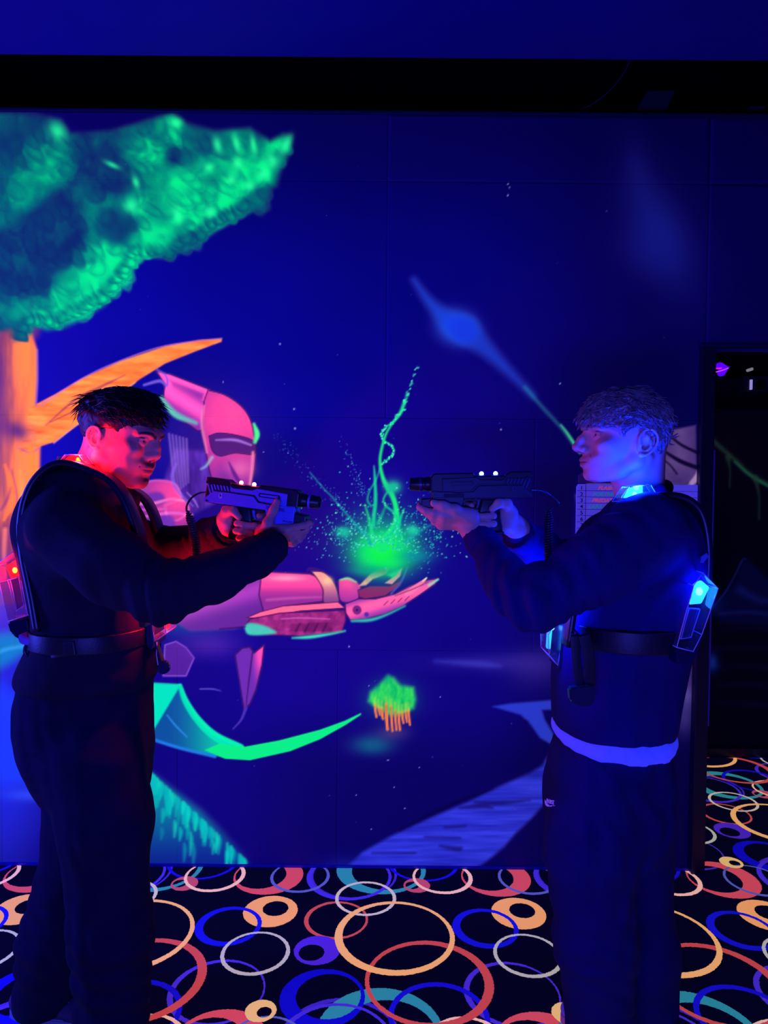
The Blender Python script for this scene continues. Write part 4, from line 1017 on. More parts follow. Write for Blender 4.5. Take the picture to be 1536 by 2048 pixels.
    f.chain([(mx + 0.005, 0, mz + 0.018), (mx + 0.005, 0, mz + 0.012)], [0.003, 0.003], 0.004, op='sub')
    # ears
    for s in S:
        y = s * c.get('ear_y', 0.0735); es = c.get('ear', 1.0)
        th = math.radians(c.get('ear_tilt', 14)); ct, st = math.cos(th), math.sin(th)
        Rm = np.array([[ct, 0, -st], [0, 1, 0], [st, 0, ct]])
        Re = lambda x, z: ((x * ct - z * st) * es - 0.002, (z * ct + x * st) * es + 0.002)
        ex, ez = Re(0, 0)
        f.ell((ex, y, ez), (0.0185 * es, 0.0068, 0.0285 * es), 0.003, R=Rm); f.ell((0.004, s * 0.066, 0.0), (0.016 * es, 0.012, 0.022 * es), 0.006)
        rim = [(0.013, -0.004), (0.017, 0.010), (0.010, 0.025), (-0.005, 0.029), (-0.018, 0.018), (-0.020, 0.002), (-0.013, -0.014), (-0.003, -0.025), (0.007, -0.026)]
        P = [(*Re(a, b)[:1], y + s * (0.0045 + 0.002 * (a < 0)), Re(a, b)[1]) for a, b in rim]
        f.chain(catmull(P, 3), [0.0030] * 3 * (len(P)), 0.0025)
        q = Re(0.002, -0.003); f.ell((q[0], y + s * 0.006, q[1]), (0.0090 * es, 0.0085, 0.0125 * es), 0.003, op='sub', R=Rm)
        q = Re(-0.006, 0.014); f.ell((q[0], y + s * 0.0085, q[1]), (0.0075 * es, 0.0055, 0.0090 * es), 0.003, op='sub', R=Rm)
        P = [(*Re(a, b)[:1], y + s * 0.0055, Re(a, b)[1]) for a, b in ((0.004, 0.016), (-0.007, 0.006), (-0.010, -0.005), (-0.004, -0.014))]
        f.chain(P, [0.0022] * 4, 0.002)
        q = Re(0.012, -0.006); f.ell((q[0], y + s * 0.004, q[1]), (0.004, 0.004, 0.006), 0.003)
        q = Re(0.004, -0.026); f.ell((q[0], y + s * 0.003, q[1]), (0.0075, 0.0045, 0.0075), 0.004)
    # neck
    N = [loc(Mx, p) for p in neck_world]
    f.chain([(-0.022, 0, -0.028), (N[0] + np.array((-.02, 0, -.03))) / 2, N[0], N[1]], [0.052, 0.051, c['neck'], c['neck'] + .004], 0.022)
    for s in S: f.chain([(-0.012, s * 0.052, -0.030), N[0] + np.array((0.030, s * 0.016, -0.02))], [0.012, 0.010], 0.016)
    f.ell(N[0] + np.array((0.046, 0, 0.012)), (0.010, 0.010, 0.012), 0.014)
    V, Q = f.mesh(1)
    # colours: skin, lips, brows, eyes, beard shadow
    x, y, z = V[:, 0], V[:, 1], V[:, 2]; ay = np.abs(y)
    col = np.tile(np.array(c['skin'], float), (len(V), 1)) * (1 + 0.10 * noise3(V, (60, 60, 60)))[:, None]
    def mix(colr, a):
        a = np.clip(a, 0, 1)[:, None]; col[:] = col * (1 - a) + np.array(colr, float) * a
    front = sstep(0.080 * fx, 0.094 * fx, x)
    mix(c['lip'], 0.75 * front * np.exp(-((z - mz + 0.001) / 0.0095) ** 4) * np.exp(-(ay / 0.022) ** 4))
    mix((60, 30, 26), 0.85 * front * np.exp(-((z - mz + 0.001) / 0.0014) ** 2) * np.exp(-(ay / 0.023) ** 6))
    bz = 0.0455 - 0.0025 * np.clip((ay - 0.03) / 0.015, -1, 1.5) ** 2 - c.get('frown', 0) * np.clip((0.03 - ay) / 0.02, 0, 1)
    mix(c['brow_col'], 0.92 * sstep(0.07, 0.085, x) * np.exp(-((z - bz) / (0.0048 - 0.0018 * sstep(0.02, 0.05, ay))) ** 4) * sstep(0.006, 0.011, ay) * sstep(0.056, 0.046, ay))
    ec = np.stack([x - 0.0905 * fx, ay - 0.0315, z - 0.0245], 1); er = np.linalg.norm(ec, axis=1)
    ed = ec / er[:, None]; eye = (er < 0.0146) & (np.abs(z - 0.0240) < 0.0050) & (x > 0.094 * fx)
    g = unit((0.97, -0.10, 0.0)); ang = np.arccos(np.clip(ed @ g, -1, 1))
    mix((150, 140, 150), 0.9 * eye); mix((46, 30, 22), eye * sstep(0.50, 0.42, ang)); mix((6, 5, 6), eye * sstep(0.22, 0.16, ang))
    mix((24, 16, 14), 0.8 * (er < 0.0175) * (x > 0.09 * fx) * np.exp(-((z - 0.0318) / 0.0016) ** 2))
    mix((60, 36, 32), 0.6 * np.exp(-(((ay - 0.0065) / 0.0036) ** 2 + ((z - nz + 0.0135) / 0.004) ** 2)) * (x > (nt - .034) * fx))
    if c.get('beard'):
        k = c['beard']
        mix((30, 20, 20), k * front * np.exp(-((z - mz - 0.0145) / 0.0052) ** 2) * np.exp(-(ay / 0.027) ** 4))
        mix((34, 24, 24), 0.55 * k * front * np.exp(-((z - mz + 0.032) / 0.013) ** 2) * np.exp(-(ay / 0.022) ** 4))
        mix((50, 34, 32), 0.35 * k * sstep(0.02, 0.05, x) * sstep(-0.040, -0.066, z) * sstep(-0.105, -0.09, z))
    return xform(V, Mx), Q, col

# ------------------------------------------------------------------ hands, in the gun's frame (camera side is -y)
def finger(f, P, r0, r1, k=0.0022):
    P = np.asarray(P, float); n = len(P)
    R = np.linspace(r0, r1, n)
    f.chain(P, list(R), k)
    for i in range(1, n - 1): f.ell(P[i], (R[i] * 1.06,) * 3, 0.002)      # knuckles
def build_hand_grip(G, wrist_w, arm_w):
    """far hand closed round the pistol grip, index finger on the trigger"""
    wl, al = loc(G, wrist_w), loc(G, arm_w)
    lo = np.minimum(np.minimum(wl, al), (-0.02, -0.05, -0.12)) - 0.045; hi = np.maximum(np.maximum(wl, al), (0.165, 0.06, 0.02)) + 0.045
    f = Field(lo, hi, 0.0017)
    f.cap(al, wl, 0.030, 0.0265, 0.01)
    f.cap(wl, (0.050, 0.020, -0.050), 0.0255, 0.027, 0.014, flat=((0.3, 1, 0), 0.8, 1))
    f.rbox((0.072, 0.0275, -0.044), (0.036, 0.0125, 0.037), 0.012, 0.014)
    f.chain([(0.052, 0.012, -0.060), (0.050, 0.006, -0.036), (0.056, 0.000, -0.016)], [0.019, 0.019, 0.012], 0.014)
    finger(f, [(0.046, 0.002, -0.034), (0.058, -0.015, -0.013), (0.078, -0.0235, -0.011), (0.093, -0.0235, -0.0235)], 0.0150, 0.0082, 0.006)
    f.ell((0.095, -0.0300, -0.0255), (0.0055, 0.0020, 0.0045), 0.001)
    finger(f, [(0.104, 0.031, -0.018), (0.130, 0.032, -0.014), (0.150, 0.014, -0.0125), (0.139, -0.012, -0.0155)], 0.0100, 0.0072)
    for z, x1, xt, r in ((-0.0410, 0.143, 0.090, 0.0098), (-0.0590, 0.141, 0.089, 0.0094), (-0.0755, 0.132, 0.098, 0.0084)):
        finger(f, [(0.102, 0.033, z + .002), (x1 - 0.010, 0.030, z + .001), (x1, 0.006, z), (x1 - 0.010, -0.0190, z), (xt + 0.016, -0.0235, z), (xt, -0.0225, z + .001)], r * 1.02, r * 0.84)
    V, Q = f.mesh(1)
    return xform(V, G), Q
def build_hand_support(G, wrist_w, arm_w, kind):
    """near hand under the front block: thumb up the side (kind 0) or laid forward along it (kind 1)"""
    wl, al = loc(G, wrist_w), loc(G, arm_w)
    lo = np.minimum(np.minimum(wl, al), (0.10, -0.06, -0.12)) - 0.045; hi = np.maximum(np.maximum(wl, al), (0.27, 0.06, 0.04)) + 0.03
    f = Field(lo, hi, 0.0017)
    f.cap(al, wl, 0.0300, 0.0265, 0.01)
    if kind == 0:
        pc, Rz = np.array((0.186, -0.004, -0.0580)), 40
        f.cap(wl, pc + np.array((-0.024, -0.004, -0.010)), 0.0270, 0.029, 0.016, flat=((0, .6, .8), 0.80, 1))
    else:
        pc, Rz = np.array((0.172, -0.006, -0.0490)), 30
        f.cap(wl, pc + np.array((-0.024, -0.004, -0.008)), 0.0270, 0.029, 0.016, flat=((0, .6, .8), 0.80, 1))
    a = math.radians(Rz)
    w = np.array((0.0, math.cos(a), -math.sin(a)))          # index side (near, up) -> little finger side (far, down)
    up = np.array((0.0, math.sin(a), math.cos(a)))          # palm normal
    fw = np.array((1.0, 0, 0.0))
    if kind == 0: fw = unit((1.0, 0.0, 0.22))
    else: fw = unit((1.0, 0.0, 0.06))
    up = unit(up - fw * (up @ fw)); w = unit(np.cross(up, fw)) * np.sign(np.cross(up, fw) @ w)
    Rm = np.stack([fw, w, up], 1)
    f.rbox(pc, (0.044, 0.037, 0.0135), 0.0125, 0.012, R=Rm)
    f.ell(pc - fw * 0.018 - w * 0.020 + up * 0.006, (0.028, 0.016, 0.014), 0.012, R=Rm)      # ball of the thumb
    Ls = (0.062, 0.068, 0.062, 0.048)
    for q in range(4):
        b = pc + fw * 0.036 + w * (-0.0275 + 0.0185 * q) - up * 0.001
        L = Ls[q] * (0.92 if kind == 0 else 0.98)
        e = 0.10 + 0.15 * q
        d1 = unit(fw + w * 0.05 + up * e); d2 = unit(fw * (0.9 - .12 * q) + w * 0.12 + up * (0.28 + .22 * q)); d3 = unit(fw * (0.75 - .18 * q) + w * 0.10 + up * (0.5 + .3 * q))
        r = (0.0095, 0.0098, 0.0094, 0.0082)[q]
        finger(f, [b - fw * 0.014, b + d1 * L * 0.34, b + d1 * L * 0.34 + d2 * L * 0.34, b + d1 * L * 0.34 + d2 * L * 0.34 + d3 * L * 0.28], r * 1.08, r * 0.82)
        f.ell(b - up * 0.005, (0.010, 0.008, 0.007), 0.006, R=Rm)
    if kind == 0: T = [(0.160, -0.026, -0.066), (0.171, -0.036, -0.026), (0.1815, -0.0350, 0.006), (0.1865, -0.0330, 0.027)]; R = (0.0185, 0.0115, 0.0098, 0.0082)
    else: T = [(0.140, -0.026, -0.048), (0.180, -0.038, -0.0245), (0.208, -0.0375, -0.0150), (0.2285, -0.0340, -0.0085)]; R = (0.0180, 0.0125, 0.0105, 0.0088)
    f.chain(T, R, 0.008)
    for i in (1, 2): f.ell(T[i], (R[i] * 1.07,) * 3, 0.003)
    t = unit(np.array(T[3]) - np.array(T[2])); f.ell(np.array(T[3]) + t * 0.002 + np.array((0, -R[3] * 0.88, 0)), (0.0052, 0.0016, 0.0052), 0.001)
    V, Q = f.mesh(1)
    return xform(V, G), Q

def skin_attr(o, col):
    at = o.data.color_attributes.new('tone', 'FLOAT_COLOR', 'POINT')
    c = np.ones((len(col), 4), np.float32); c[:, :3] = lin(np.clip(col, 0, 255)); at.data.foreach_set('color', c.ravel())
def skin_mat():
    m, nt, b = new_mat('skin')
    a = nt.nodes.new('ShaderNodeAttribute'); a.attribute_name = 'tone'
    nt.links.new(a.outputs['Color'], b.inputs['Base Color'])
    b.inputs['Roughness'].default_value = 0.52; b.inputs['Specular IOR Level'].default_value = 0.35
    n = nt.nodes.new('ShaderNodeTexNoise'); n.inputs['Scale'].default_value = 420; n.inputs['Detail'].default_value = 3
    tc = nt.nodes.new('ShaderNodeTexCoord'); nt.links.new(tc.outputs['Object'], n.inputs['Vector'])
    bp = nt.nodes.new('ShaderNodeBump'); bp.inputs['Strength'].default_value = 0.12; bp.inputs['Distance'].default_value = 0.0008
    nt.links.new(n.outputs['Fac'], bp.inputs['Height']); nt.links.new(bp.outputs[0], b.inputs['Normal'])
    return m
def cloth_mat(name, srgb, rough=0.92, sheen=0.1, em=None):
    m, nt, b = new_mat(name)
    tc = nt.nodes.new('ShaderNodeTexCoord')
    n = nt.nodes.new('ShaderNodeTexNoise'); n.inputs['Scale'].default_value = 500; n.inputs['Detail'].default_value = 2; nt.links.new(tc.outputs['Object'], n.inputs['Vector'])
    n2 = nt.nodes.new('ShaderNodeTexNoise'); n2.inputs['Scale'].default_value = 14; n2.inputs['Detail'].default_value = 4; nt.links.new(tc.outputs['Object'], n2.inputs['Vector'])
    ad = nt.nodes.new('ShaderNodeMath'); ad.operation = 'ADD'; nt.links.new(n.outputs['Fac'], ad.inputs[0]); nt.links.new(n2.outputs['Fac'], ad.inputs[1])
    r = nt.nodes.new('ShaderNodeMapRange'); r.inputs[1].default_value = 0.6; r.inputs[2].default_value = 1.4; r.inputs[3].default_value = 0.75; r.inputs[4].default_value = 1.25
    nt.links.new(ad.outputs[0], r.inputs[0])
    s = nt.nodes.new('ShaderNodeVectorMath'); s.operation = 'SCALE'; s.inputs[0].default_value = lin4(srgb)[:3]; nt.links.new(r.outputs[0], s.inputs['Scale'])
    nt.links.new(s.outputs[0], b.inputs['Base Color'])
    b.inputs['Roughness'].default_value = rough; b.inputs['Specular IOR Level'].default_value = 0.12
    b.inputs['Sheen Weight'].default_value = sheen; b.inputs['Sheen Tint'].default_value = lin4(srgb)
    if em: b.inputs['Emission Color'].default_value = lin4(em[0]); b.inputs['Emission Strength'].default_value = em[1]
    bp = nt.nodes.new('ShaderNodeBump'); bp.inputs['Strength'].default_value = 0.25; bp.inputs['Distance'].default_value = 0.0015
    nt.links.new(n.outputs['Fac'], bp.inputs['Height']); nt.links.new(bp.outputs[0], b.inputs['Normal'])
    return m
M_SKIN = skin_mat()

def poly_sd2(px, py, P):
    d = np.full(px.shape, 1e9, np.float32); ins = np.zeros(px.shape, bool); P = np.asarray(P, float); n = len(P)
    for k in range(n):
        a, b = P[k], P[(k + 1) % n]; e = b - a
        wx, wy = px - a[0], py - a[1]
        t = np.clip((wx * e[0] + wy * e[1]) / (e @ e + 1e-12), 0, 1)
        d = np.minimum(d, (wx - e[0] * t) ** 2 + (wy - e[1] * t) ** 2)
        if abs(e[1]) > 1e-12:
            ins ^= ((a[1] > py) != (b[1] > py)) & (px < a[0] + (py - a[1]) / e[1] * e[0])
    d = np.sqrt(d); return np.where(ins, -d, d)

def build_hair(Mx, outline_px, Yp, ctr, rad, rough, k_noise):
    """cap of hair: an ellipsoid over the skull kept inside a side-view outline"""
    P = np.array([loc(Mx, W(a, b, Yp)) for a, b in outline_px])[:, [0, 2]]
    f = Field((-0.150, -0.115, -0.10), (0.150, 0.115, 0.185), 0.0021)
    f.ell(ctr, rad, 0.002)
    g = np.meshgrid(f.ax[0], f.ax[2], indexing='ij'); d2 = poly_sd2(g[0], g[1], P)[:, None, :].astype(np.float32)
    k = 0.010
    h = np.clip(0.5 - 0.5 * (d2 - f.F) / k, 0, 1); f.F = (d2 * (1 - h) + f.F * h + k * h * (1 - h)).astype(np.float32)
    def tuft(Q):
        a = noise3(Q, k_noise) * 0.9 + noise3(Q + 3.1, np.array(k_noise) * 2.3) * 0.5 + noise3(Q + 7.7, np.array(k_noise) * 5) * 0.22
        return rough * a
    f.displace(tuft, 0.03)
    return f, P

def person_body(name, label, org, head, hands, core, hand_col):
    V = []; Q = []; C = []; n = 0
    v, q, c = head; V.append(v); Q.append(q); C.append(c); n += len(v)
    for v, q in hands:
        V.append(v); Q.append(q + n); n += len(v)
        C.append(np.tile(np.array(hand_col, float), (len(v), 1)) * (1 + 0.12 * noise3(v, (70, 70, 70)))[:, None])
    v, q = core; V.append(v); Q.append(q + n); C.append(np.tile(np.array(hand_col, float), (len(v), 1)))
    return np.vstack(V), Q, np.vstack(C)

def folds(P, spec):
    """cloth folds: each (centre, axis, wavelength, amount, reach) makes creases across the axis"""
    out = np.zeros(len(P))
    for c, ax, wl, am, reach in spec:
        q = P - np.array(c); ax = unit(ax)
        t = q @ ax + 1.3 * wl * noise3(P, (8, 8, 8))
        r = np.linalg.norm(q, axis=1)
        out += am * (np.abs(np.sin(math.pi * t / wl)) ** 1.5 - 0.4) * (0.35 + 1.6 * np.clip(noise3(P + 2, (6, 6, 6)) + .25, 0, 1)) * np.exp(-(r / reach) ** 2)
    return out
def cloth_noise(P, a=1.0): return a * (0.010 * noise3(P, (7, 7, 4.5)) + 0.0055 * noise3(P + 5, (16, 16, 10)) + 0.002 * noise3(P + 9, (42, 42, 30)))

def rows_px(R, Y):
    out = []
    for r in R:
        a, b = W(r[1], r[0], Y), W(r[2], r[0], Y)
        out.append((0.5 * (a[2] + b[2]), min(a[0], b[0]), max(a[0], b[0]), r[3], r[4] if len(r) > 4 else Y))
    return out
def PW(L): return [W(a, b, Y) for a, b, Y in L]

def tip_locks(seed, n, f, Mx, region, length, radius, flow, wav, P2=None, over=0.004):
    """curved locks lying on the hair surface.  region(P)->mask; flow(P)->direction"""
    rn = np.random.RandomState(seed)
    V, Q = f.mesh(0)
    V = V[region(V)]
    if len(V) == 0: return [], []
    S = V[rn.randint(0, len(V), n)]
    parts = []
    c = np.array((0.0, 0, 0.05))
    for p in S:
        nrm = unit((p - c) / np.array((0.11, 0.088, 0.088)) ** 2)
        d = flow(p) + rn.normal(0, 0.35, 3); d = unit(d - nrm * (d @ nrm))
        L = length * rn.uniform(0.7, 1.35); b = np.cross(nrm, d); ph = rn.uniform(0, 6.28); am = wav * rn.uniform(.5, 1.4)
        lift = rn.uniform(0.05, 0.45)
        pts = []
        for k in range(7):
            t = k / 6
            pts.append(p + d * L * t + nrm * (0.001 + lift * L * t * (0.35 + 0.65 * t) - 0.3 * L * t ** 3 * lift) + b * am * math.sin(ph + 4.6 * t) )
        if P2 is not None:
            e = np.array(pts)[3:]
            if (poly_sd2(e[:, 0], e[:, 2], P2) > over).any(): continue
        r = radius * rn.uniform(.7, 1.3)
        parts.append(tube(pts, [r * .7, r, r, r * .9, r * .75, r * .5, r * .15], 5))
    v, q = merge(parts)
    return [tuple(x) for x in xform(v, Mx)], q
# ================================================================== the player on the left, facing right
YL = 1.80
HL = head_frame(230, 882, 1.79, 1, 14, 16, 0)
faceL = dict(depth=0.93, brow=0.112, cheek=0.006, mouth=0.119, chin=0.117, low=0.007, ear=0.92, nose=0.137, nose_z=-0.003, mouth_z=-0.042, neck=0.058, skin=(198, 140, 118), lip=(150, 84, 84), brow_col=(26, 18, 18), beard=0.8, frown=0.004)
neckL = PW([(196, 950, 1.80), (172, 1010, 1.82)])
headL = build_head(HL, faceL, neckL)
wrN_L, arN_L = W(549, 1088, 1.705), W(505, 1112, 1.66)
wrF_L, arF_L = W(452, 1062, 1.815), W(405, 1080, 1.86)
h1 = build_hand_support(GUN_L, wrN_L, arN_L, 0)
h2 = build_hand_grip(GUN_L, wrF_L, arF_L)
nearL = PW([(135, 1062, 1.63), (228, 1132, 1.565), (322, 1186, 1.53), (432, 1154, 1.585), (512, 1114, 1.66), (546, 1092, 1.70)])
farL = PW([(215, 1060, 1.97), (300, 1100, 1.99), (372, 1098, 1.92), (420, 1074, 1.85), (448, 1062, 1.815)])
legN_L = PW([(186, 1530, 1.70), (208, 1640, 1.69), (222, 1850, 1.70), (226, 2118, 1.715)])
legF_L = PW([(160, 1530, 1.91), (172, 1660, 1.90), (116, 1880, 1.88), (66, 2100, 1.87)])
def core_body(neck, near, far, legs, chest, pelvis):
    lo = np.min(np.vstack([neck, near, far, *legs, [chest, pelvis]]), 0) - 0.12; hi = np.max(np.vstack([neck, near, far, *legs, [chest, pelvis]]), 0) + 0.12
    lo[2] = -0.01
    f = Field(lo, hi, 0.0085)
    f.cap(neck[1], chest, 0.05, 0.10, 0.03); f.cap(chest, pelvis, 0.105, 0.10, 0.03)
    for a in (near, far): f.chain([chest * .5 + np.array(a[0]) * .5] + list(a), [0.06, 0.05, 0.046] + [0.036] * (len(a) - 3) + [0.024], 0.03)
    for l in legs: f.chain([pelvis * .5 + np.array(l[0]) * .5] + list(l), [0.09, 0.085, 0.062, 0.05, 0.04], 0.03)
    return f.mesh(1)
chestL, pelvL = W(178, 1110, YL), W(176, 1400, YL)
coreL = core_body(neckL, nearL, farL, [legN_L, legF_L], chestL, pelvL)
orgL = (float(W(180, 2000, 1.82)[0]), 1.82, 0.0)
V, Qs, C = person_body('person', '', orgL, headL, [h1, h2], coreL, (192, 142, 124))
personL = mesh_np('person', V, np.ascontiguousarray(np.vstack(Qs)), M_SKIN, org=orgL)
skin_attr(personL, C)
tag(personL, 'person with short dark hair in dark clothes aiming right, neck lit red', 'person')

M_HOOD_L = cloth_mat('dark_navy_fleece', (30, 24, 46))
f = Field(W(20, 890, 1.80) - np.array((0.02, 0.40, 0.62)), np.array((W(590, 1000, 1.60)[0] + .02, 2.10, W(150, 900, YL)[2] + .04)), 0.0052)
f.loft(rows_px([(962, 92, 232, .120), (1000, 64, 262, .165), (1050, 50, 286, .190), (1110, 56, 300, .188), (1170, 70, 306, .178), (1230, 78, 309, .170), (1285, 70, 311, .170), (1325, 52, 312, .174), (1350, 46, 309, .172), (1366, 52, 302, .162)], YL), 0.02, n=2.25)
f.cap(W(150, 985, 1.70), W(170, 985, 1.92), 0.062, 0.062, 0.05)
f.chain(nearL, [.088, .078, .062, .052, .044, .036], 0.030)
f.chain(farL, [.080, .066, .055, .046, .038], 0.030)
f.chain(PW([(140, 945, 1.80), (160, 965, 1.72), (215, 985, 1.73), (258, 1000, 1.80), (215, 990, 1.88), (160, 965, 1.90), (140, 945, 1.80)]), [.024] * 7, 0.02)          # neckband
f.cap(W(196, 950, 1.80), W(178, 1000, 1.81), 0.050, 0.052, 0.014, op='sub')
spec = [(W(318, 1190, 1.5), W(228, 1132, 1.565) - W(432, 1154, 1.585), 0.045, 0.010, 0.11), (W(500, 1120, 1.63), W(546, 1092, 1.70) - W(432, 1154, 1.585), 0.030, 0.0045, 0.07), (W(190, 1290, 1.62), (0, 0.2, 1), 0.06, 0.008, 0.16),
        (W(190, 1110, 1.6), (0.6, 0, 1), 0.07, 0.007, 0.14), (W(390, 1090, 1.86), (1, 0, .5), 0.035, 0.006, 0.08)]
f.displace(lambda P: cloth_noise(P, .9) + folds(P, spec), 0.03)
V, Q = f.mesh(1)
sw = mesh_weighted('sweatshirt', V, Q, M_HOOD_L, personL)
def cuff(name, A, B, r, mat, parent, pl):
    A, B = np.asarray(A, float), np.asarray(B, float); ax = unit(B - A)
    n = 10; pts = [A + (B - A) * t for t in np.linspace(0, 1, n)]
    R = [r * (1.00 + 0.10 * math.sin(math.pi * t) ** .5) for t in np.linspace(0, 1, n)]
    v, q = tube([pts[0] + ax * 0.004] + pts + [pts[-1] - ax * .004], [r * .80] + R + [r * .80], 28)
    # ribs
    v = np.array(v); rg = np.arange(len(v)) % 28
    cen = np.repeat(np.array([pts[0] + ax * 0.004] + pts + [pts[-1] - ax * .004]), 28, 0)
    v = cen + (v - cen) * (1 + 0.022 * ((rg % 2) * 2 - 1))[:, None]
    return mesh_np(name, v, q, mat, parent)
dN = unit(nearL[5] - nearL[4]); cuff('cuff', nearL[5] - dN * 0.040, nearL[5] + dN * 0.010, 0.0385, M_HOOD_L, personL, 0)
dF = unit(farL[4] - farL[3]); cuff('cuff', farL[4] - dF * 0.040, farL[4] + dF * 0.010, 0.0405, M_HOOD_L, personL, 0)

M_TROU_L = cloth_mat('dark_trouser_cloth', (18, 17, 48))
def trousers(name, rows, legN, legF, RN, RF, Y, mat, parent, spec, hemz):
    pts = np.vstack([legN, legF]); rw = rows_px(rows, Y)
    lo = np.array((min(pts[:, 0].min() - .12, min(r[1] for r in rw) - .02), 1.50, 0.0)); hi = np.array((max(pts[:, 0].max() + .12, max(r[2] for r in rw) + .02), 2.14, max(r[0] for r in rw) + 0.03))
    f = Field(lo, hi, 0.0058)
    f.loft(rw, 0.02, n=2.3)
    f.chain(legN, RN, 0.035); f.chain(legF, RF, 0.035)
    f.displace(lambda P: cloth_noise(P, 1.1) + folds(P, spec), 0.03)
    z = f.ax[2][None, None, :]; f.F = np.maximum(f.F, (hemz - z).astype(np.float32))
    V, Q = f.mesh(1); return mesh_weighted(name, V, Q, mat, parent)
trousers('trousers', [(1352, 56, 300, .160), (1400, 46, 300, .165), (1450, 44, 302, .168), (1500, 52, 303, .165), (1545, 70, 300, .155), (1585, 92, 294, .135)], legN_L, legF_L, [.106, .102, .092, .084], [.106, .104, .090, .074], YL, M_TROU_L, personL,
         [(W(150, 1560, 1.62), (0.3, 0, 1), 0.07, 0.008, 0.18), (W(220, 1980, 1.64), (0.2, 0, 1), 0.06, 0.010, 0.2), (W(90, 1900, 1.9), (0.5, 0, 1), 0.06, 0.010, 0.2), (W(200, 1750, 1.6), (1, 0, 0.1), 0.05, 0.006, 0.35)], 0.030)
def shoe(name, heel, fwd, L, mat, mat2, parent):
    fwd = unit((*fwd, 0)); sd = np.array((-fwd[1], fwd[0], 0))
    heel = np.array(heel, float)
    f = Field(np.minimum(heel, heel + fwd * L) - 0.09, np.maximum(heel, heel + fwd * L) + np.array((0.09, 0.09, 0.17)), 0.0042)
    Rm = np.stack([fwd, sd, np.array((0, 0, 1.0))], 1)
    f.ell(heel + fwd * L * .70 + np.array((0, 0, .036)), (L * .32, .046, .034), 0.02, R=Rm)
    f.ell(heel + fwd * L * .25 + np.array((0, 0, .045)), (L * .27, .039, .045), 0.03, R=Rm)
    f.cap(heel + fwd * L * .22 + np.array((0, 0, .06)), heel + fwd * L * .20 + np.array((0, 0, .105)), .040, .041, 0.02)
    z = f.ax[2][None, None, :]; f.F = np.maximum(f.F, (0.018 - z).astype(np.float32))
    V, Q = f.mesh(1); o = mesh_weighted(name, V, Q, mat, parent)
    bm = bmesh.new(); pr = []
    for k in range(28):
        a = 2 * math.pi * k / 28; t = 0.5 + 0.52 * math.cos(a); w = .047 * (0.86 + .16 * math.cos(a)) * math.sin(a)
        p = heel + fwd * L * t + sd * w; pr.append((p[0], p[1]))
    A_ = [bm.verts.new((x, y, 0.001)) for x, y in pr]; B_ = [bm.verts.new((x, y, 0.026)) for x, y in pr]
    bm.faces.new(A_[::-1]); bm.faces.new(B_)
    for k in range(28): bm.faces.new((A_[k], A_[(k + 1) % 28], B_[(k + 1) % 28], B_[k]))
    bmesh.ops.recalc_face_normals(bm, faces=bm.faces[:]); bmesh.ops.bevel(bm, geom=[e for e in bm.edges if abs(e.verts[0].co.z - e.verts[1].co.z) < 1e-6], offset=0.003, segments=2, affect='EDGES')
    bm_obj('sole', bm, mat2, o, smooth=True)
    lv = []
    for k in range(5):
        c_ = heel + fwd * L * (.46 + .055 * k) + np.array((0, 0, .092 - .010 * k))
        lv.append(tube([c_ - sd * .024 - np.array((0, 0, .010)), c_ - sd * .01, c_ + sd * .01, c_ + sd * .024 - np.array((0, 0, .010))], .0026, 6))
    mesh_np('laces', *merge(lv), mat2, o)
    return o
M_SHOE_L, M_SOLE_L = plain('blue_grey_shoe', (60, 60, 96), 0.6), plain('pale_sole', (150, 150, 175), 0.6)
shoe('shoe', (legN_L[3][0] - 0.055, legN_L[3][1], 0), (1, -0.12), 0.285, M_SHOE_L, M_SOLE_L, personL)
shoe('shoe', (legF_L[3][0] - 0.055, legF_L[3][1], 0), (1, -0.05), 0.285, M_SHOE_L, M_SOLE_L, personL)

# hair: short, swept forward, shaved lower at the sides
M_HAIR_L = plain('black_hair', (10, 8, 14), 0.45, 0.35, scale=300)
outL = [(139, 866), (139, 832), (146, 806), (160, 792), (190, 779), (226, 771), (262, 772), (290, 782), (308, 798), (322, 818), (329, 838), (325, 850), (312, 853), (292, 858), (272, 866), (258, 873), (253, 886), (248, 887), (243, 872), (234, 864), (216, 860), (200, 868), (191, 882), (184, 898), (168, 905), (148, 902)]
f, _ = build_hair(HL, outL, 1.73, (-0.006, 0, 0.060), (0.108, 0.0805, 0.094), 0.0045, (40, 90, 70))
V, Q = f.mesh(1)
hairL = mesh_weighted('hair', xform(V, HL), Q, M_HAIR_L, personL)
def flowL(p): return np.array((0.85, 0, -0.35 if p[0] > 0 else 0.1)) if p[0] > -0.03 else np.array((-0.3, 0, -0.8))
v, q = tip_locks(4, 900, f, HL, lambda P: (P[:, 2] > 0.055) , 0.036, 0.0010, flowL, 0.002, _, 0.002)
locks = [(v, q)]
for a, b, c_ in (((176, 800), (156, 797), (139, 803)), ((174, 806), (154, 805), (136, 811)), ((172, 812), (154, 812), (142, 823)), ((182, 794), (160, 789), (143, 794)), ((170, 818), (152, 818), (140, 830)), ((316, 826), (327, 842), (325, 854)), ((308, 834), (322, 846), (318, 860)), ((312, 812), (326, 824), (331, 840))):
    locks.append(tube([W(*a, 1.77), W(*b, 1.765), W(*c_, 1.76)], [0.0024, 0.0016, 0.0003], 5))
hl2 = mesh_np('locks', *merge(locks), M_HAIR_L, hairL)
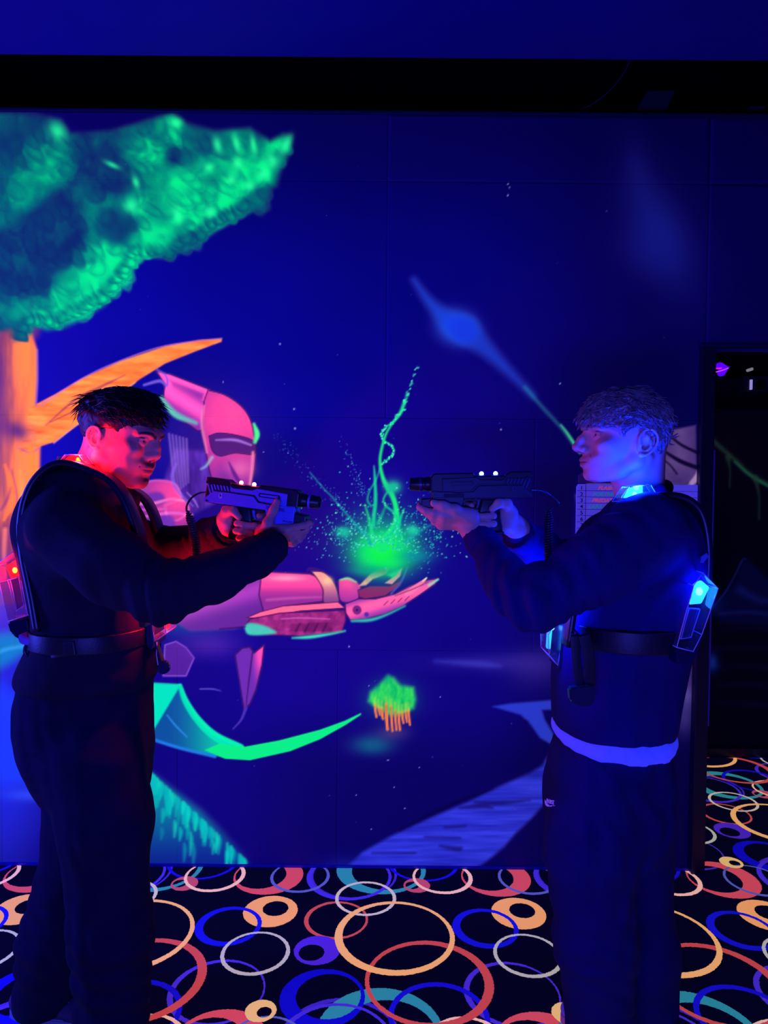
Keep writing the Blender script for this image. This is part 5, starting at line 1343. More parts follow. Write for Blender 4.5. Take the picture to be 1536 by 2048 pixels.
# ================================================================== the player on the right, facing left
YR = 1.78
HR = head_frame(1268, 892, 1.78, -1, 0, 0, 0)
faceR = dict(depth=1.0, brow=0.1135, cheek=-0.002, mouth=0.1255, chin=0.121, ear=1.13, ear_y=0.0775, nose=0.150, nose_z=-0.004, mouth_z=-0.040, neck=0.054, skin=(205, 160, 142), lip=(172, 104, 104), brow_col=(70, 52, 48), beard=0.0)
neckR = PW([(1277, 972, 1.79), (1282, 1030, 1.80)])
headR = build_head(HR, faceR, neckR)
wrN_R, arN_R = W(947, 1062, 1.705), W(985, 1125, 1.63)
wrF_R, arF_R = W(1034, 1056, 1.735), W(1075, 1092, 1.80)
h1 = build_hand_support(GUN_R, wrN_R, arN_R, 1)
h2 = build_hand_grip(GUN_R, wrF_R, arF_R)
nearR = PW([(1296, 1062, 1.62), (1190, 1138, 1.555), (1072, 1203, 1.53), (1030, 1182, 1.555), (1000, 1143, 1.61), (958, 1074, 1.695)])
farR = PW([(1262, 1062, 1.97), (1185, 1120, 1.98), (1120, 1128, 1.92), (1076, 1098, 1.82), (1036, 1068, 1.75)])
legN_R = PW([(1204, 1590, 1.69), (1180, 1690, 1.67), (1190, 1880, 1.69), (1208, 2118, 1.71)])
legF_R = PW([(1240, 1590, 1.89), (1248, 1700, 1.89), (1280, 1900, 1.88), (1298, 2100, 1.88)])
chestR, pelvR = W(1265, 1120, YR), W(1225, 1460, YR)
coreR = core_body(neckR, nearR, farR, [legN_R, legF_R], chestR, pelvR)
orgR = (float(W(1240, 2000, 1.80)[0]), 1.80, 0.0)
Vh, Qh, Ch = headR; headR = (Vh, Qh[:, ::-1], Ch)
V, Qs, C = person_body('person', '', orgR, headR, [(h1[0], h1[1][:, ::-1]), (h2[0], h2[1][:, ::-1])], coreR, (212, 166, 150))
personR = mesh_np('person', V, np.ascontiguousarray(np.vstack(Qs)), M_SKIN, org=orgR)
skin_attr(personR, C)
tag(personR, 'person with tousled fair fringe aiming left, white shirt hem below navy sweatshirt', 'person')

M_HOOD_R = cloth_mat('navy_sweatshirt', (26, 22, 94), sheen=0.2)
f = Field(np.array((W(915, 1100, 1.70)[0] - .03, 1.44, W(1250, 1500, YR)[2] - .03)), np.array((W(1420, 1100, 1.9)[0] + .02, 2.12, W(1250, 950, YR)[2] + .02)), 0.0052)
f.loft(rows_px([(992, 1240, 1362, .080), (1020, 1215, 1386, .128), (1060, 1190, 1399, .176), (1120, 1160, 1403, .190), (1180, 1135, 1400, .182), (1240, 1117, 1390, .174), (1300, 1110, 1372, .170), (1360, 1107, 1358, .170), (1410, 1108, 1350, .170), (1442, 1110, 1343, .168), (1453, 1113, 1339, .163)], YR), 0.02, n=2.25)
f.cap(W(1285, 1046, 1.69), W(1275, 1040, 1.90), 0.050, 0.050, 0.05)
f.chain(nearR, [.088, .076, .060, .050, .042, .033], 0.030)
f.chain(farR, [.080, .066, .056, .050, .037], 0.030)
f.chain(PW([(1330, 975, 1.80), (1318, 984, 1.74), (1285, 1000, 1.73), (1246, 1006, 1.79), (1285, 1000, 1.85), (1318, 984, 1.86), (1330, 975, 1.80)]), [.017] * 7, 0.016)
f.cap(W(1277, 960, 1.79), W(1283, 1020, 1.80), 0.046, 0.050, 0.012, op='sub')
spec = [(W(1050, 1200, 1.5), W(1190, 1138, 1.555) - W(1000, 1143, 1.61), 0.040, 0.012, 0.12), (W(1120, 1160, 1.5), (0.8, 0, .5), 0.05, 0.009, 0.11), (W(980, 1110, 1.64), W(958, 1074, 1.695) - W(1030, 1182, 1.555), 0.030, 0.0045, 0.07),
        (W(1220, 1080, 1.6), (0.7, 0, .8), 0.06, 0.008, 0.12), (W(1230, 1400, 1.6), (1, 0, 0.15), 0.06, 0.006, 0.2), (W(1300, 1200, 1.62), (0.9, 0, -.5), 0.06, 0.006, 0.15), (W(1090, 1100, 1.82), (0.6, 0, .8), 0.03, 0.006, 0.07)]
f.displace(lambda P: cloth_noise(P, .9) + folds(P, spec), 0.03)
V, Q = f.mesh(1)
mesh_weighted('sweatshirt', V, Q, M_HOOD_R, personR)
dN = unit(nearR[5] - nearR[4]); cuff('cuff', nearR[5] - dN * 0.040, nearR[5] + dN * 0.010, 0.0355, M_HOOD_R, personR, 0)
dF = unit(farR[4] - farR[3]); cuff('cuff', farR[4] - dF * 0.040, farR[4] + dF * 0.008, 0.0385, M_HOOD_R, personR, 0)
# ribbed neckband
def ring_band(name, pts, r, mat, parent):
    P = catmull(np.array(pts + [pts[0]]), 8); v, q = tube(P, r, 10, cap=False); return mesh_np(name, v, q, mat, parent)
ring_band('neckband', PW([(1334, 972, 1.80), (1320, 979, 1.745), (1285, 994, 1.728), (1240, 1003, 1.79), (1285, 992, 1.855), (1320, 979, 1.855)]), 0.011, M_HOOD_R, personR)
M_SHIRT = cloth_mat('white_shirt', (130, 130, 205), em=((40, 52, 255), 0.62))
f = Field(W(1100, 1500, YR) - np.array((.03, .24, .08)), W(1350, 1430, YR) + np.array((.05, .24, .03)), 0.0042)
f.loft(rows_px([(1405, 1130, 1325, .140), (1440, 1119, 1333, .152), (1455, 1112, 1339, .166), (1470, 1112, 1339, .170), (1479, 1117, 1335, .166)], YR), 0.008, n=2.25)
f.displace(lambda P: 0.006 * noise3(P, (14, 14, 9)) + 0.005 * noise3(P, (34, 34, 14)) + folds(P, [(W(1290, 1480, 1.6), (0.7, 0, 0.7), 0.022, 0.004, 0.08)]), 0.03)
V, Q = f.mesh(1); mesh_weighted('shirt', V, Q, M_SHIRT, personR)
M_TROU_R = cloth_mat('navy_joggers', (24, 21, 84))
trR = trousers('trousers', [(1438, 1126, 1318, .130), (1466, 1119, 1328, .150), (1490, 1114, 1332, .157), (1540, 1102, 1338, .162), (1590, 1094, 1340, .164), (1640, 1092, 1338, .158), (1690, 1100, 1330, .145)], legN_R, legF_R, [.104, .103, .092, .078], [.108, .112, .098, .076], YR, M_TROU_R, personR,
         [(W(1160, 1760, 1.58), (0.4, 0, 1), 0.07, 0.007, 0.2), (W(1200, 1990, 1.62), (0.2, 0, 1), 0.06, 0.009, 0.2), (W(1180, 1600, 1.6), (1, 0, 0.2), 0.05, 0.005, 0.3), (W(1250, 1700, 1.6), (1, 0, -0.3), 0.07, 0.010, 0.25)], 0.034)
M_SHOE_R = cloth_mat('pale_shoe_leather', (150, 150, 190), em=((40, 36, 200), 0.35)); M_SOLE_R = plain('white_sole', (190, 190, 210), 0.6)
shoe('shoe', (legN_R[3][0] + 0.055, legN_R[3][1], 0), (-1, -0.10), 0.285, M_SHOE_R, M_SOLE_R, personR)
shoe('shoe', (legF_R[3][0] + 0.065, legF_R[3][1], 0), (-1, -0.05), 0.300, M_SHOE_R, M_SOLE_R, personR)
# hair: tousled, fringe over the brow
M_HAIR_R = plain('fair_brown_hair', (126, 116, 118), 0.34, 0.6, scale=260, var=0.35)
outR = [(1150, 868), (1143, 852), (1150, 836), (1164, 816), (1180, 800), (1202, 782), (1232, 771), (1264, 767), (1302, 772), (1330, 790), (1348, 815), (1355, 842), (1347, 866), (1340, 884), (1334, 904), (1322, 926), (1306, 932), (1296, 918), (1293, 900), (1294, 876), (1284, 860), (1264, 856), (1254, 862), (1249, 880), (1243, 878), (1238, 864), (1222, 856), (1205, 856), (1188, 856), (1174, 852), (1164, 858)]
f, _ = build_hair(HR, outR, 1.71, (0.004, 0, 0.058), (0.126, 0.0835, 0.098), 0.0125, (56, 56, 56))
V, Q = f.mesh(1)
hairR = mesh_weighted('hair', xform(V, HR), Q, M_HAIR_R, personR, flip=True)
def flowR(p): return np.array((0.5, 0, -0.75)) if p[0] > 0.02 else (np.array((-0.35, 0, -0.8)) if p[0] > -0.06 else np.array((-0.55, 0, -0.25)))
v, q = tip_locks(9, 1900, f, HR, lambda P: (P[:, 2] > -0.03) & (P[:, 2] < 0.145), 0.024, 0.0013, flowR, 0.0045, _, 0.0035)
locks = [(v, q)]
rn = np.random.RandomState(3)
for k in range(46):      # fringe ends over the forehead and flicks at the back
    if k < 26:
        a = np.array((rn.uniform(1150, 1215), rn.uniform(832, 848))); d = np.array((-rn.uniform(2, 10), rn.uniform(6, 13)))
    else:
        t = rn.random(); a = np.array((1340 + 12 * t + rn.uniform(-10, 2), 890 - 60 * t)); d = np.array((rn.uniform(6, 14), rn.uniform(-9, 6)))
    Y = 1.78 + rn.uniform(-0.055, 0.04)
    locks.append(tube([W(*a, Y), W(*(a + d * .5 + rn.normal(0, 2, 2)), Y), W(*(a + d), Y)], [0.0022, 0.0018, 0.0004], 5))
mesh_np('locks', *merge(locks), M_HAIR_R, hairR)
# ================================================================== laser guns
def M4(G): return Matrix([list(map(float, r)) for r in G])
def text_part(name, txt, size, Mx, mat, parent, shear=0.0, depth=0.0004, align='LEFT', sx=1.0):
    """lettering as a mesh (from a font curve), lying in local x-y, facing local +z"""
    cu = bpy.data.curves.new(name, 'FONT'); cu.body = txt; cu.size = size; cu.shear = shear; cu.extrude = depth; cu.align_x = align; cu.align_y = 'BOTTOM_BASELINE'; cu.offset = size * 0.012
    ob = bpy.data.objects.new(name, cu); scene.collection.objects.link(ob)
    dg = bpy.context.evaluated_depsgraph_get(); dg.update()
    me = bpy.data.meshes.new_from_object(ob.evaluated_get(dg))
    bpy.data.objects.remove(ob); bpy.data.curves.remove(cu)
    V = np.array([v.co for v in me.vertices]); V[:, 0] *= sx; F = [tuple(p.vertices) for p in me.polygons]
    bpy.data.meshes.remove(me)
    return mesh_np(name, xform(V, Mx), F, mat, parent, smooth=False)

def build_gun(G, label, emb, shell, dark, accent, led_core, led_strength, lampcol, lampw, near_text, group=None):
    o = tuple(float(v) for v in G[:3, 3] + G[:3, :3] @ np.array((0.1, 0.02, 0.02)))
    g = thing('laser_gun', label, 'laser gun', o)
    Mx = M4(G); W2 = 0.023
    def part(name, bm, mat, par=None, smooth=False): return bm_obj(name, bm, mat, par or g, Mx.copy(), smooth=smooth)
    # main shell
    part('body', prism_bm([(0.000, 0.000), (0.000, 0.044), (0.008, 0.054), (0.205, 0.055), (0.222, 0.048), (0.226, 0.004), (0.160, -0.001), (0.10, -0.002)], -W2 + .002, W2 - .002, 0.004), dark)
    # lower and upper side plates on both sides, stepped along the middle
    lower = [(0.000, 0.010), (0.022, 0.030), (0.060, 0.031), (0.124, 0.030), (0.136, 0.017), (0.206, 0.013), (0.206, 0.002), (0.0, 0.0015)]
    upper = [(0.064, 0.034), (0.126, 0.034), (0.139, 0.021), (0.207, 0.017), (0.207, 0.047), (0.130, 0.050), (0.118, 0.044), (0.070, 0.043), (0.062, 0.048)]
    for s in (-1, 1):
        a, b = (-W2 - .0015, -W2 + .004) if s < 0 else (W2 - .004, W2 + .0015)
        part('side_plate', prism_bm(lower, a, b, 0.0012), shell); part('side_plate', prism_bm(upper, a, b, 0.0012), shell)
        # long rounded slot
        slot = [(0.140 + .004 * math.cos(t) if t > math.pi / 2 and t < 3 * math.pi / 2 else 0.186 + .004 * math.cos(t), 0.036 - (0.140 - 0.140) + .0052 * math.sin(t)) for t in np.linspace(0, 2 * math.pi, 20, endpoint=False)]
        part('slot', prism_bm(slot, a - .0012 if s < 0 else b - .001, a + .001 if s < 0 else b + .0012, 0.0006), dark)
        slot2 = [(0.143 + (x - 0.140) * 0.88, 0.036 + (z - .036) * .5) for x, z in slot]
        part('slot_inlay', prism_bm(slot2, a - .0018 if s < 0 else b - .001, a + .001 if s < 0 else b + .0018, 0.0004), shell)
        # slanted rear vent bars
        bm = bmesh.new()
        for k in range(7):
            x = 0.003 + 0.0082 * k; top = 0.0465; bot = 0.0165 + min(0.0175, max(0, (x - .0) * .9)); h = top - bot
            prism_bm([(x + h * .42, bot), (x + .0042 + h * .42, bot), (x + .0042, top), (x, top)], a, b, 0.0006, bm, 1)
        part('vent_bars', bm, accent)
        for x, z in ((0.008, 0.005), (0.132, -0.0005), (0.011, 0.047)): part('screw', lathe_at('y', (x, a - .001 if s < 0 else b + .001, z), 0.0028, 0.002), dark)
        # front block with grooves and pads
        part('front_block', prism_bm([(0.155, 0.014), (0.229, 0.020), (0.229, -0.032), (0.172, -0.030), (0.160, -0.012)], a + (0 if s < 0 else -.012), b + (.012 if s < 0 else 0), 0.0016), shell)
        for z0, z1 in ((0.0085, 0.0165), (-0.0075, 0.0045), (-0.0270, -0.0105)):
            part('pad', prism_bm([(0.203, z0), (0.226, z0 + .001), (0.226, z1), (0.203, z1)], a - .001 if s < 0 else b - .001, a + .001 if s < 0 else b + .001, 0.0008), shell)
    part('bridge', box_bm((0.158, -W2 + .006, -0.030), (0.226, W2 - .006, 0.018), 0.002), dark)
    # top covers and the lamp tray between them
    part('rear_cover', prism_bm([(-0.001, 0.046), (-0.001, 0.0625), (0.050, 0.0625), (0.062, 0.055), (0.066, 0.044)], -W2 + .001, W2 - .001, 0.003), dark)
    part('front_cover', prism_bm([(0.128, 0.046), (0.136, 0.0605), (0.226, 0.0600), (0.234, 0.052), (0.234, 0.016), (0.205, 0.016), (0.205, 0.046)], -W2 + .001, W2 - .001, 0.003), dark)
    part('lamp_tray', prism_bm([(0.058, 0.044), (0.064, 0.0535), (0.128, 0.0535), (0.132, 0.044)], -0.017, 0.017, 0.002), dark)
    for k, x in enumerate((0.0805, 0.1135)):
        lb = part('lamp_base', lathe_at('z', (x, 0, 0.0535), 0.0072, 0.003), dark)
        bm = bmesh.new(); bmesh.ops.create_uvsphere(bm, u_segments=16, v_segments=10, radius=0.0052)
        bmesh.ops.translate(bm, vec=(x, 0, 0.0582), verts=bm.verts[:])
        part('lamp', bm, led_core, lb, smooth=True)
        p = xform(np.array([(x, -0.003, 0.0700)]), G)[0]; point_lamp('gun_lamp_light', p, lampw, lampcol, 0.005)
    # barrel
    bz = 0.036
    prof = [(0.228, 0.0135), (0.232, 0.0165), (0.246, 0.0165), (0.248, 0.0150), (0.252, 0.0150), (0.253, 0.0160), (0.266, 0.0160), (0.268, 0.0150), (0.280, 0.0150), (0.2815, 0.0140), (0.2815, 0.0115), (0.262, 0.0105)]
    bm = lathe_bm(prof, 28); bmesh.ops.translate(bm, vec=(0, 0, bz), verts=bm.verts[:]); br = part('barrel', bm, dark, smooth=True)
    bm = lathe_bm([(0.2545, 0.0164), (0.2550, 0.0168), (0.2595, 0.0168), (0.2600, 0.0164)], 28); bmesh.ops.translate(bm, vec=(0, 0, bz), verts=bm.verts[:]); part('ring', bm, accent, br, smooth=True)
    bm = lathe_bm([(0.264, 0.0100), (0.266, 0.0104), (0.2665, 0.002)], 20); bmesh.ops.translate(bm, vec=(0, 0, bz), verts=bm.verts[:]); part('lens', bm, plain('barrel_lens', (16, 14, 60), 0.1, 0.8), br, smooth=True)
    # fore grip under the barrel, trigger, guard, pistol grip
    part('fore_grip', prism_bm([(0.228, 0.004), (0.257, 0.002), (0.257, -0.033), (0.250, -0.036), (0.226, -0.034)], -0.018, 0.018, 0.003), dark)
    part('trigger_guard', ring_prism([(0.090, -0.001), (0.158, -0.001), (0.160, -0.030), (0.150, -0.036), (0.092, -0.036)], [(0.111, -0.004), (0.153, -0.004), (0.154, -0.028), (0.148, -0.0325), (0.108, -0.0325)], -0.009, 0.009), dark)
    part('trigger', prism_bm([(0.116, -0.002), (0.124, -0.002), (0.125, -0.014), (0.130, -0.024), (0.124, -0.024), (0.118, -0.014)], -0.004, 0.004, 0.0012), accent)
    part('pistol_grip', prism_bm([(0.076, 0.002), (0.116, 0.001), (0.124, -0.030), (0.117, -0.052), (0.112, -0.080), (0.066, -0.078), (0.072, -0.040)], -0.0145, 0.0145, 0.006, seg=3), dark, smooth=True)
    part('grip_cap', prism_bm([(0.064, -0.077), (0.114, -0.079), (0.1135, -0.085), (0.064, -0.083)], -0.016, 0.016, 0.002), dark)
    # emblem and maker's lettering on the side that faces the camera
    sh = [(0.037, 0.0265), (0.0455, 0.0265), (0.0455, 0.0185), (0.0430, 0.0150), (0.0395, 0.0150), (0.037, 0.0185)]
    em = part('emblem', prism_bm(sh, -W2 - .0026, -W2 - .001, 0.0004), emb)
    part('emblem_mark', prism_bm([(0.0390, 0.0250), (0.0412, 0.0250), (0.0412, 0.0222), (0.0432, 0.0242), (0.0440, 0.0236), (0.0424, 0.0212), (0.0440, 0.0200), (0.0425, 0.0196), (0.0412, 0.0206), (0.0412, 0.0172), (0.0400, 0.0172), (0.0400, 0.0210), (0.0390, 0.0218)], -W2 - .0032, -W2 - .002), dark, em)
    if near_text:
        T = np.eye(4); T[:3, :3] = np.array(G)[:3, :3] @ np.array([[1, 0, 0], [0, 0, -1], [0, 1, 0]], float); T[:3, 3] = xform(np.array([(0.2035, -W2 - .0030, -0.0205)]), G)[0]
        text_part('lettering', near_text, 0.0068, T, dark, g, 0.15, 0.0003, sx=0.98)
    return g
def lathe_at(axis, c, r, h):
    b = lathe_bm([(-h / 2, r * .82), (-h / 2 + h * .15, r), (h / 2 - h * .15, r), (h / 2, r * .82)], 14, axis)
    bmesh.ops.translate(b, vec=c, verts=b.verts[:]); return b
def ring_prism(outer, inner, y0, y1):
    b = bmesh.new(); n = len(outer); L = []
    for P_ in (outer, inner): L.append([[b.verts.new((x, y, z)) for x, z in P_] for y in (y0, y1)])
    for i in range(n):
        j = (i + 1) % n
        b.faces.new((L[0][0][i], L[0][0][j], L[0][1][j], L[0][1][i])); b.faces.new((L[1][0][j], L[1][0][i], L[1][1][i], L[1][1][j]))
        b.faces.new((L[0][0][j], L[0][0][i], L[1][0][i], L[1][0][j])); b.faces.new((L[0][1][i], L[0][1][j], L[1][1][j], L[1][1][i]))
    bmesh.ops.recalc_face_normals(b, faces=b.faces[:]); return b
def coil(name, lead, A, B, r, turns, wire, mat, parent, bend=0.0):
    """a straight lead running into a coiled section from A to B"""
    A, B = np.array(A, float), np.array(B, float); ax = unit(B - A); n1 = unit(np.cross(ax, (0, 1, 0))); n2 = np.cross(ax, n1)
    pts = [np.array(p) for p in catmull(lead, 6)]
    N = turns * 10
    for k in range(N + 1):
        t = k / N; a = 2 * math.pi * turns * t; rr = r * min(1, 0.35 + 6 * t)
        pts.append(A + (B - A) * t + n1 * bend * math.sin(math.pi * t) + rr * (math.cos(a) * n1 + math.sin(a) * n2))
    v, q = tube(pts, wire, 6)
    return mesh_np(name, v, q, mat, parent)

M_GUN_GREY = plain('violet_grey_gun_plastic', (100, 98, 224), 0.42, 0.45, var=0.06)
M_GUN_BLK = plain('black_gun_plastic', (9, 8, 34), 0.38, 0.5, var=0.1)
M_GUN_BLK2 = plain('dark_gun_plastic', (20, 18, 66), 0.40, 0.5, var=0.1)
M_GUN_ACC = plain('blue_grey_accent', (120, 112, 216), 0.4, 0.5)
M_GUN_ACC2 = plain('dull_navy_accent', (34, 30, 96), 0.35, 0.6)
M_LED_R = glow('red_lamp', (255, 150, 140), 6.0); M_LED_B = glow('blue_lamp', (150, 205, 255), 6.0)
RED, BLUE = (1.0, 0.006, 0.025), (0.001, 0.017, 1.0)
gunL = build_gun(GUN_L, 'grey laser gun with two red lamps on top, held by the person on the left', plain('pale_emblem', (190, 184, 250), 0.4), M_GUN_GREY, M_GUN_BLK, M_GUN_ACC, M_LED_R, 6, RED, 0.10, 'PHAZER')
gunR = build_gun(GUN_R, 'black laser gun with two blue lamps on top, held by the person on the right', M_GUN_ACC2, M_GUN_BLK2, M_GUN_BLK, M_GUN_ACC2, M_LED_B, 6, BLUE, 0.12, None)
M_CABLE = plain('black_coiled_cable', (14, 12, 52), 0.3, 0.6)
coil('coiled_cable', PW([(418, 985, 1.785), (400, 986, 1.78), (384, 995, 1.77), (374, 1010, 1.76), (373, 1022, 1.755)]), W(376, 1024, 1.755), W(394, 1150, 1.74), 0.0085, 26, 0.0026, M_CABLE, gunL, 0.008)
coil('coiled_cable', PW([(1060, 979, 1.70), (1085, 981, 1.70), (1104, 994, 1.71), (1117, 1005, 1.71), (1112, 1016, 1.71), (1102, 1016, 1.71)]), W(1098, 1020, 1.71), W(1101, 1158, 1.70), 0.0088, 28, 0.0026, M_CABLE, gunR, -0.003)

# ================================================================== vests: padded collar straps, belt, lamp units
M_STRAP = plain('black_webbing', (7, 6, 34), 0.45, 0.4, scale=220, bump=0.2)
M_PAD = plain('black_vest_padding', (8, 7, 42), 0.35, 0.5, scale=90, bump=0.1)
M_HOUS = plain('black_unit_housing', (10, 9, 60), 0.3, 0.5)
M_CLEAR_R = clear_plastic('clear_plastic_red_side', (0.95, 0.80, 0.92), 0.88); M_CLEAR_B = clear_plastic('clear_plastic_blue_side', (0.82, 0.88, 1.0), 0.88)
M_EDGE = plain('frosted_plastic_edge', (215, 205, 245), 0.3, 0.5, var=0.03)
M_CHIP_R = glow('red_led_chip', (255, 176, 30), 3.2); M_CHIP_B = glow('blue_led_chip', (120, 235, 255), 3.0)
M_INGLOW_R = glow('red_inside_glow', (255, 30, 14), 1.1); M_INGLOW_B = glow('blue_inside_glow', (50, 205, 255), 1.6)  # emission stands in for light filling the housings
def strap(name, pts, width_dir, w, th, mat, parent):
    P = catmull(pts, 8); T = np.gradient(P, axis=0); T /= np.linalg.norm(T, axis=1)[:, None]
    V = []; F = []
    wd = np.array(width_dir, float)
    for p, t in zip(P, T):
        a = unit(wd - t * (wd @ t)); b = np.cross(t, a)
        for sa, sb in ((-1, -1), (-.9, -1.15), (.9, -1.15), (1, -1), (1, 1), (.9, 1.15), (-.9, 1.15), (-1, 1)): V.append(p + a * sa * w / 2 + b * sb * th / 2)
    n = len(P)
    for i in range(n - 1):
        for k in range(8): F.append((i * 8 + k, i * 8 + (k + 1) % 8, i * 8 + 8 + (k + 1) % 8, i * 8 + 8 + k))
    F.append(tuple(range(8))[::-1]); F.append(tuple((n - 1) * 8 + k for k in range(8)))
    return mesh_np(name, V, F, mat, parent)
def px_prism(poly, Y0, Y1, bev=0.0, taper=1.0, bm=None):
    """solid with a side outline given in picture points at depth (Y0+Y1)/2, running from Y0 to Y1"""
    Ym = (Y0 + Y1) / 2; P = np.array([W(a, b, Ym) for a, b in poly]); c = P.mean(0)
    b = bmesh.new()
    A_ = [b.verts.new((c[0] + (p[0] - c[0]) * taper, Y0, c[2] + (p[2] - c[2]) * taper)) for p in P]; B_ = [b.verts.new((p[0], Y1, p[2])) for p in P]
    n = len(P); b.faces.new(A_); b.faces.new(B_[::-1])
    for i in range(n): b.faces.new((A_[i], B_[i], B_[(i + 1) % n], A_[(i + 1) % n]))
    bmesh.ops.recalc_face_normals(b, faces=b.faces[:])
    if bev: bmesh.ops.bevel(b, geom=b.edges[:], offset=bev, segments=2, affect='EDGES')
    if bm is not None: return join_bm(bm, b)
    return b
def edges_of(poly, Y0, Y1, r, taper=1.0):
    Ym = (Y0 + Y1) / 2; P = np.array([W(a, b, Ym) for a, b in poly]); c = P.mean(0); parts = []
    A_ = np.array([(c[0] + (p[0] - c[0]) * taper, Y0, c[2] + (p[2] - c[2]) * taper) for p in P]); B_ = P.copy(); B_[:, 1] = Y1
    n = len(P)
    for i in range(n):
        for a, b in ((A_[i], A_[(i + 1) % n]), (B_[i], B_[(i + 1) % n]), (A_[i], B_[i])): parts.append(tube([a, b], r, 5))
    return merge(parts)
def lamp_unit(name, parent, poly, Y0, Y1, clear, chip_px, chip_r, chip, glow_mat, lampcol, lampw, inner=None, taper=1.0, lamp_off=None):
    """clear plastic housing with frosted edges, a board, a lit chip and an emissive block for the lit interior"""
    u = bm_obj(name, px_prism(poly, Y0, Y1, 0.0, taper), clear, parent)
    mesh_np('edges', *edges_of(poly, Y0, Y1, 0.0010, taper), M_EDGE, u)
    Ym = (Y0 + Y1) / 2; c = W(chip_px[0], chip_px[1], Ym)
    b = bmesh.new(); bmesh.ops.create_icosphere(b, subdivisions=2, radius=chip_r); bmesh.ops.scale(b, vec=(1, .8, 1.15), verts=b.verts[:]); bmesh.ops.translate(b, vec=c, verts=b.verts[:])
    bm_obj('led', b, chip, u, smooth=True)
    if inner: bm_obj('inside_glow', px_prism(inner, Ym - chip_r * .55, Ym + chip_r * .9, 0.0015), glow_mat, u)  # no lamp itself: its glow imitates the lit inside of the unit
    point_lamp('unit_light', c + np.array(lamp_off if lamp_off is not None else (0, -chip_r - 0.006, 0)), lampw, lampcol, 0.010)
    return u
def vest(name, label, body_x, Y, front, belt, side):
    o = thing(name, label, 'vest', tuple(W(body_x, 1200, Y))); return o

def at_y(Y, Yn, P):
    out = [np.array((W(a, b, Yn)[0], Y, W(a, b, Yn)[2])) for a, b in P]
    if Y > Yn + 0.1:                                        # the far strap sits deeper on the rounded chest
        c = np.mean([p[0] for p in out])
        for p in out: p[0] = c + (p[0] - c) * 0.80; p[2] -= 0.042
    return out
vL = vest('laser_vest', 'black laser tag vest with red lamps, worn by the person on the left', 180, 1.80, None, None, 1)
Ynear = 1.665
for Yd in (1.665, 1.935):
    strap('shoulder_strap', at_y(Yd, Ynear, [(292, 1250), (288, 1120), (266, 1030), (232, 968), (180, 938), (130, 926), (92, 944), (64, 985), (51, 1045), (56, 1110), (72, 1190), (84, 1260)]), (0, 1, 0), 0.058, 0.012, M_PAD, vL)
strap('collar_pad', PW([(252, 1000, 1.80), (226, 972, 1.735), (180, 945, 1.722), (140, 930, 1.74), (118, 926, 1.80), (140, 930, 1.86), (180, 945, 1.878), (226, 972, 1.87), (252, 1000, 1.82)]), (0.2, 0, 1), 0.030, 0.012, M_PAD, vL)
def belt(name, cx, py, rx_m, ry_m, Y, h, mat, parent, tilt=0.0):
    c = W(cx, py, Y); P = []
    for k in range(37):
        a = 2 * math.pi * k / 36; q = 2 / 2.25; ca, sa = math.cos(a), math.sin(a)
        P.append(c + np.array((rx_m * np.sign(ca) * abs(ca) ** q, ry_m * np.sign(sa) * abs(sa) ** q, tilt * ca)))
    return strap(name, P, (0, 0, 1), h, 0.005, mat, parent)
belt('belt', 194, 1262, 0.142, 0.180, 1.80, 0.040, M_STRAP, vL)
backL = [(9, 1128), (50, 1097), (60, 1150), (74, 1224), (36, 1236), (18, 1160)]
lamp_unit('back_unit', vL, backL, 1.700, 1.790, M_CLEAR_R, (32, 1140), 0.0095, M_CHIP_R, M_INGLOW_R, RED, 0.9, [(14, 1132), (44, 1112), (46, 1150), (24, 1156)], lamp_off=(-0.004, -0.03, 0.012))
bm_obj('inner_frame', px_prism([(24, 1158), (42, 1154), (50, 1206), (36, 1222)], 1.71, 1.72, 0.0012), clear_plastic('smoked_insert', (0.75, 0.5, 0.85), 0.7), vL)
mesh_np('inner_edges', *edges_of([(18, 1160), (40, 1154), (50, 1210), (34, 1222)], 1.71, 1.72, 0.0010), M_EDGE, vL)
bm_obj('back_housing', px_prism([(50, 1097), (62, 1110), (82, 1220), (88, 1276), (64, 1276), (44, 1264), (36, 1237), (73, 1226), (58, 1150)], 1.71, 1.80, 0.003), M_HOUS, vL)
bm_obj('lower_block', px_prism([(36, 1237), (74, 1229), (80, 1266), (66, 1272), (42, 1258)], 1.695, 1.80, 0.004), M_HOUS, vL)
M_BRK = clear_plastic('clear_bracket', (0.85, 0.7, 1.0), 0.55)
bk = bm_obj('bracket', px_prism([(48, 1264), (64, 1272), (84, 1268), (88, 1280), (78, 1288), (52, 1284), (46, 1276)], 1.66, 1.71, 0.002), plain('pale_bracket', (150, 110, 215), 0.3), vL)
ringP = [W(70 + 21 * math.cos(a), 1300 + 20 * math.sin(a), 1.675) for a in np.linspace(0, 2 * math.pi, 20)]
v, q = tube(ringP, 0.0042, 8); mesh_np('clip_ring', v, q, M_HOUS, bk)
bm_obj('clip_tab', px_prism([(66, 1290), (80, 1288), (90, 1300), (86, 1308), (74, 1304), (68, 1312)], 1.665, 1.675, 0.0012), plain('pale_clip', (130, 110, 225), 0.3), bk)
bm_obj('holster', px_prism([(96, 1286), (107, 1280), (124, 1308), (108, 1340), (92, 1330)], 1.635, 1.650, 0.003), M_HOUS, vL)
strap('side_strap', PW([(84, 1300, 1.68), (100, 1304, 1.640), (120, 1300, 1.622), (150, 1296, 1.614)]), (0, 0, 1), 0.03, 0.004, M_STRAP, vL)
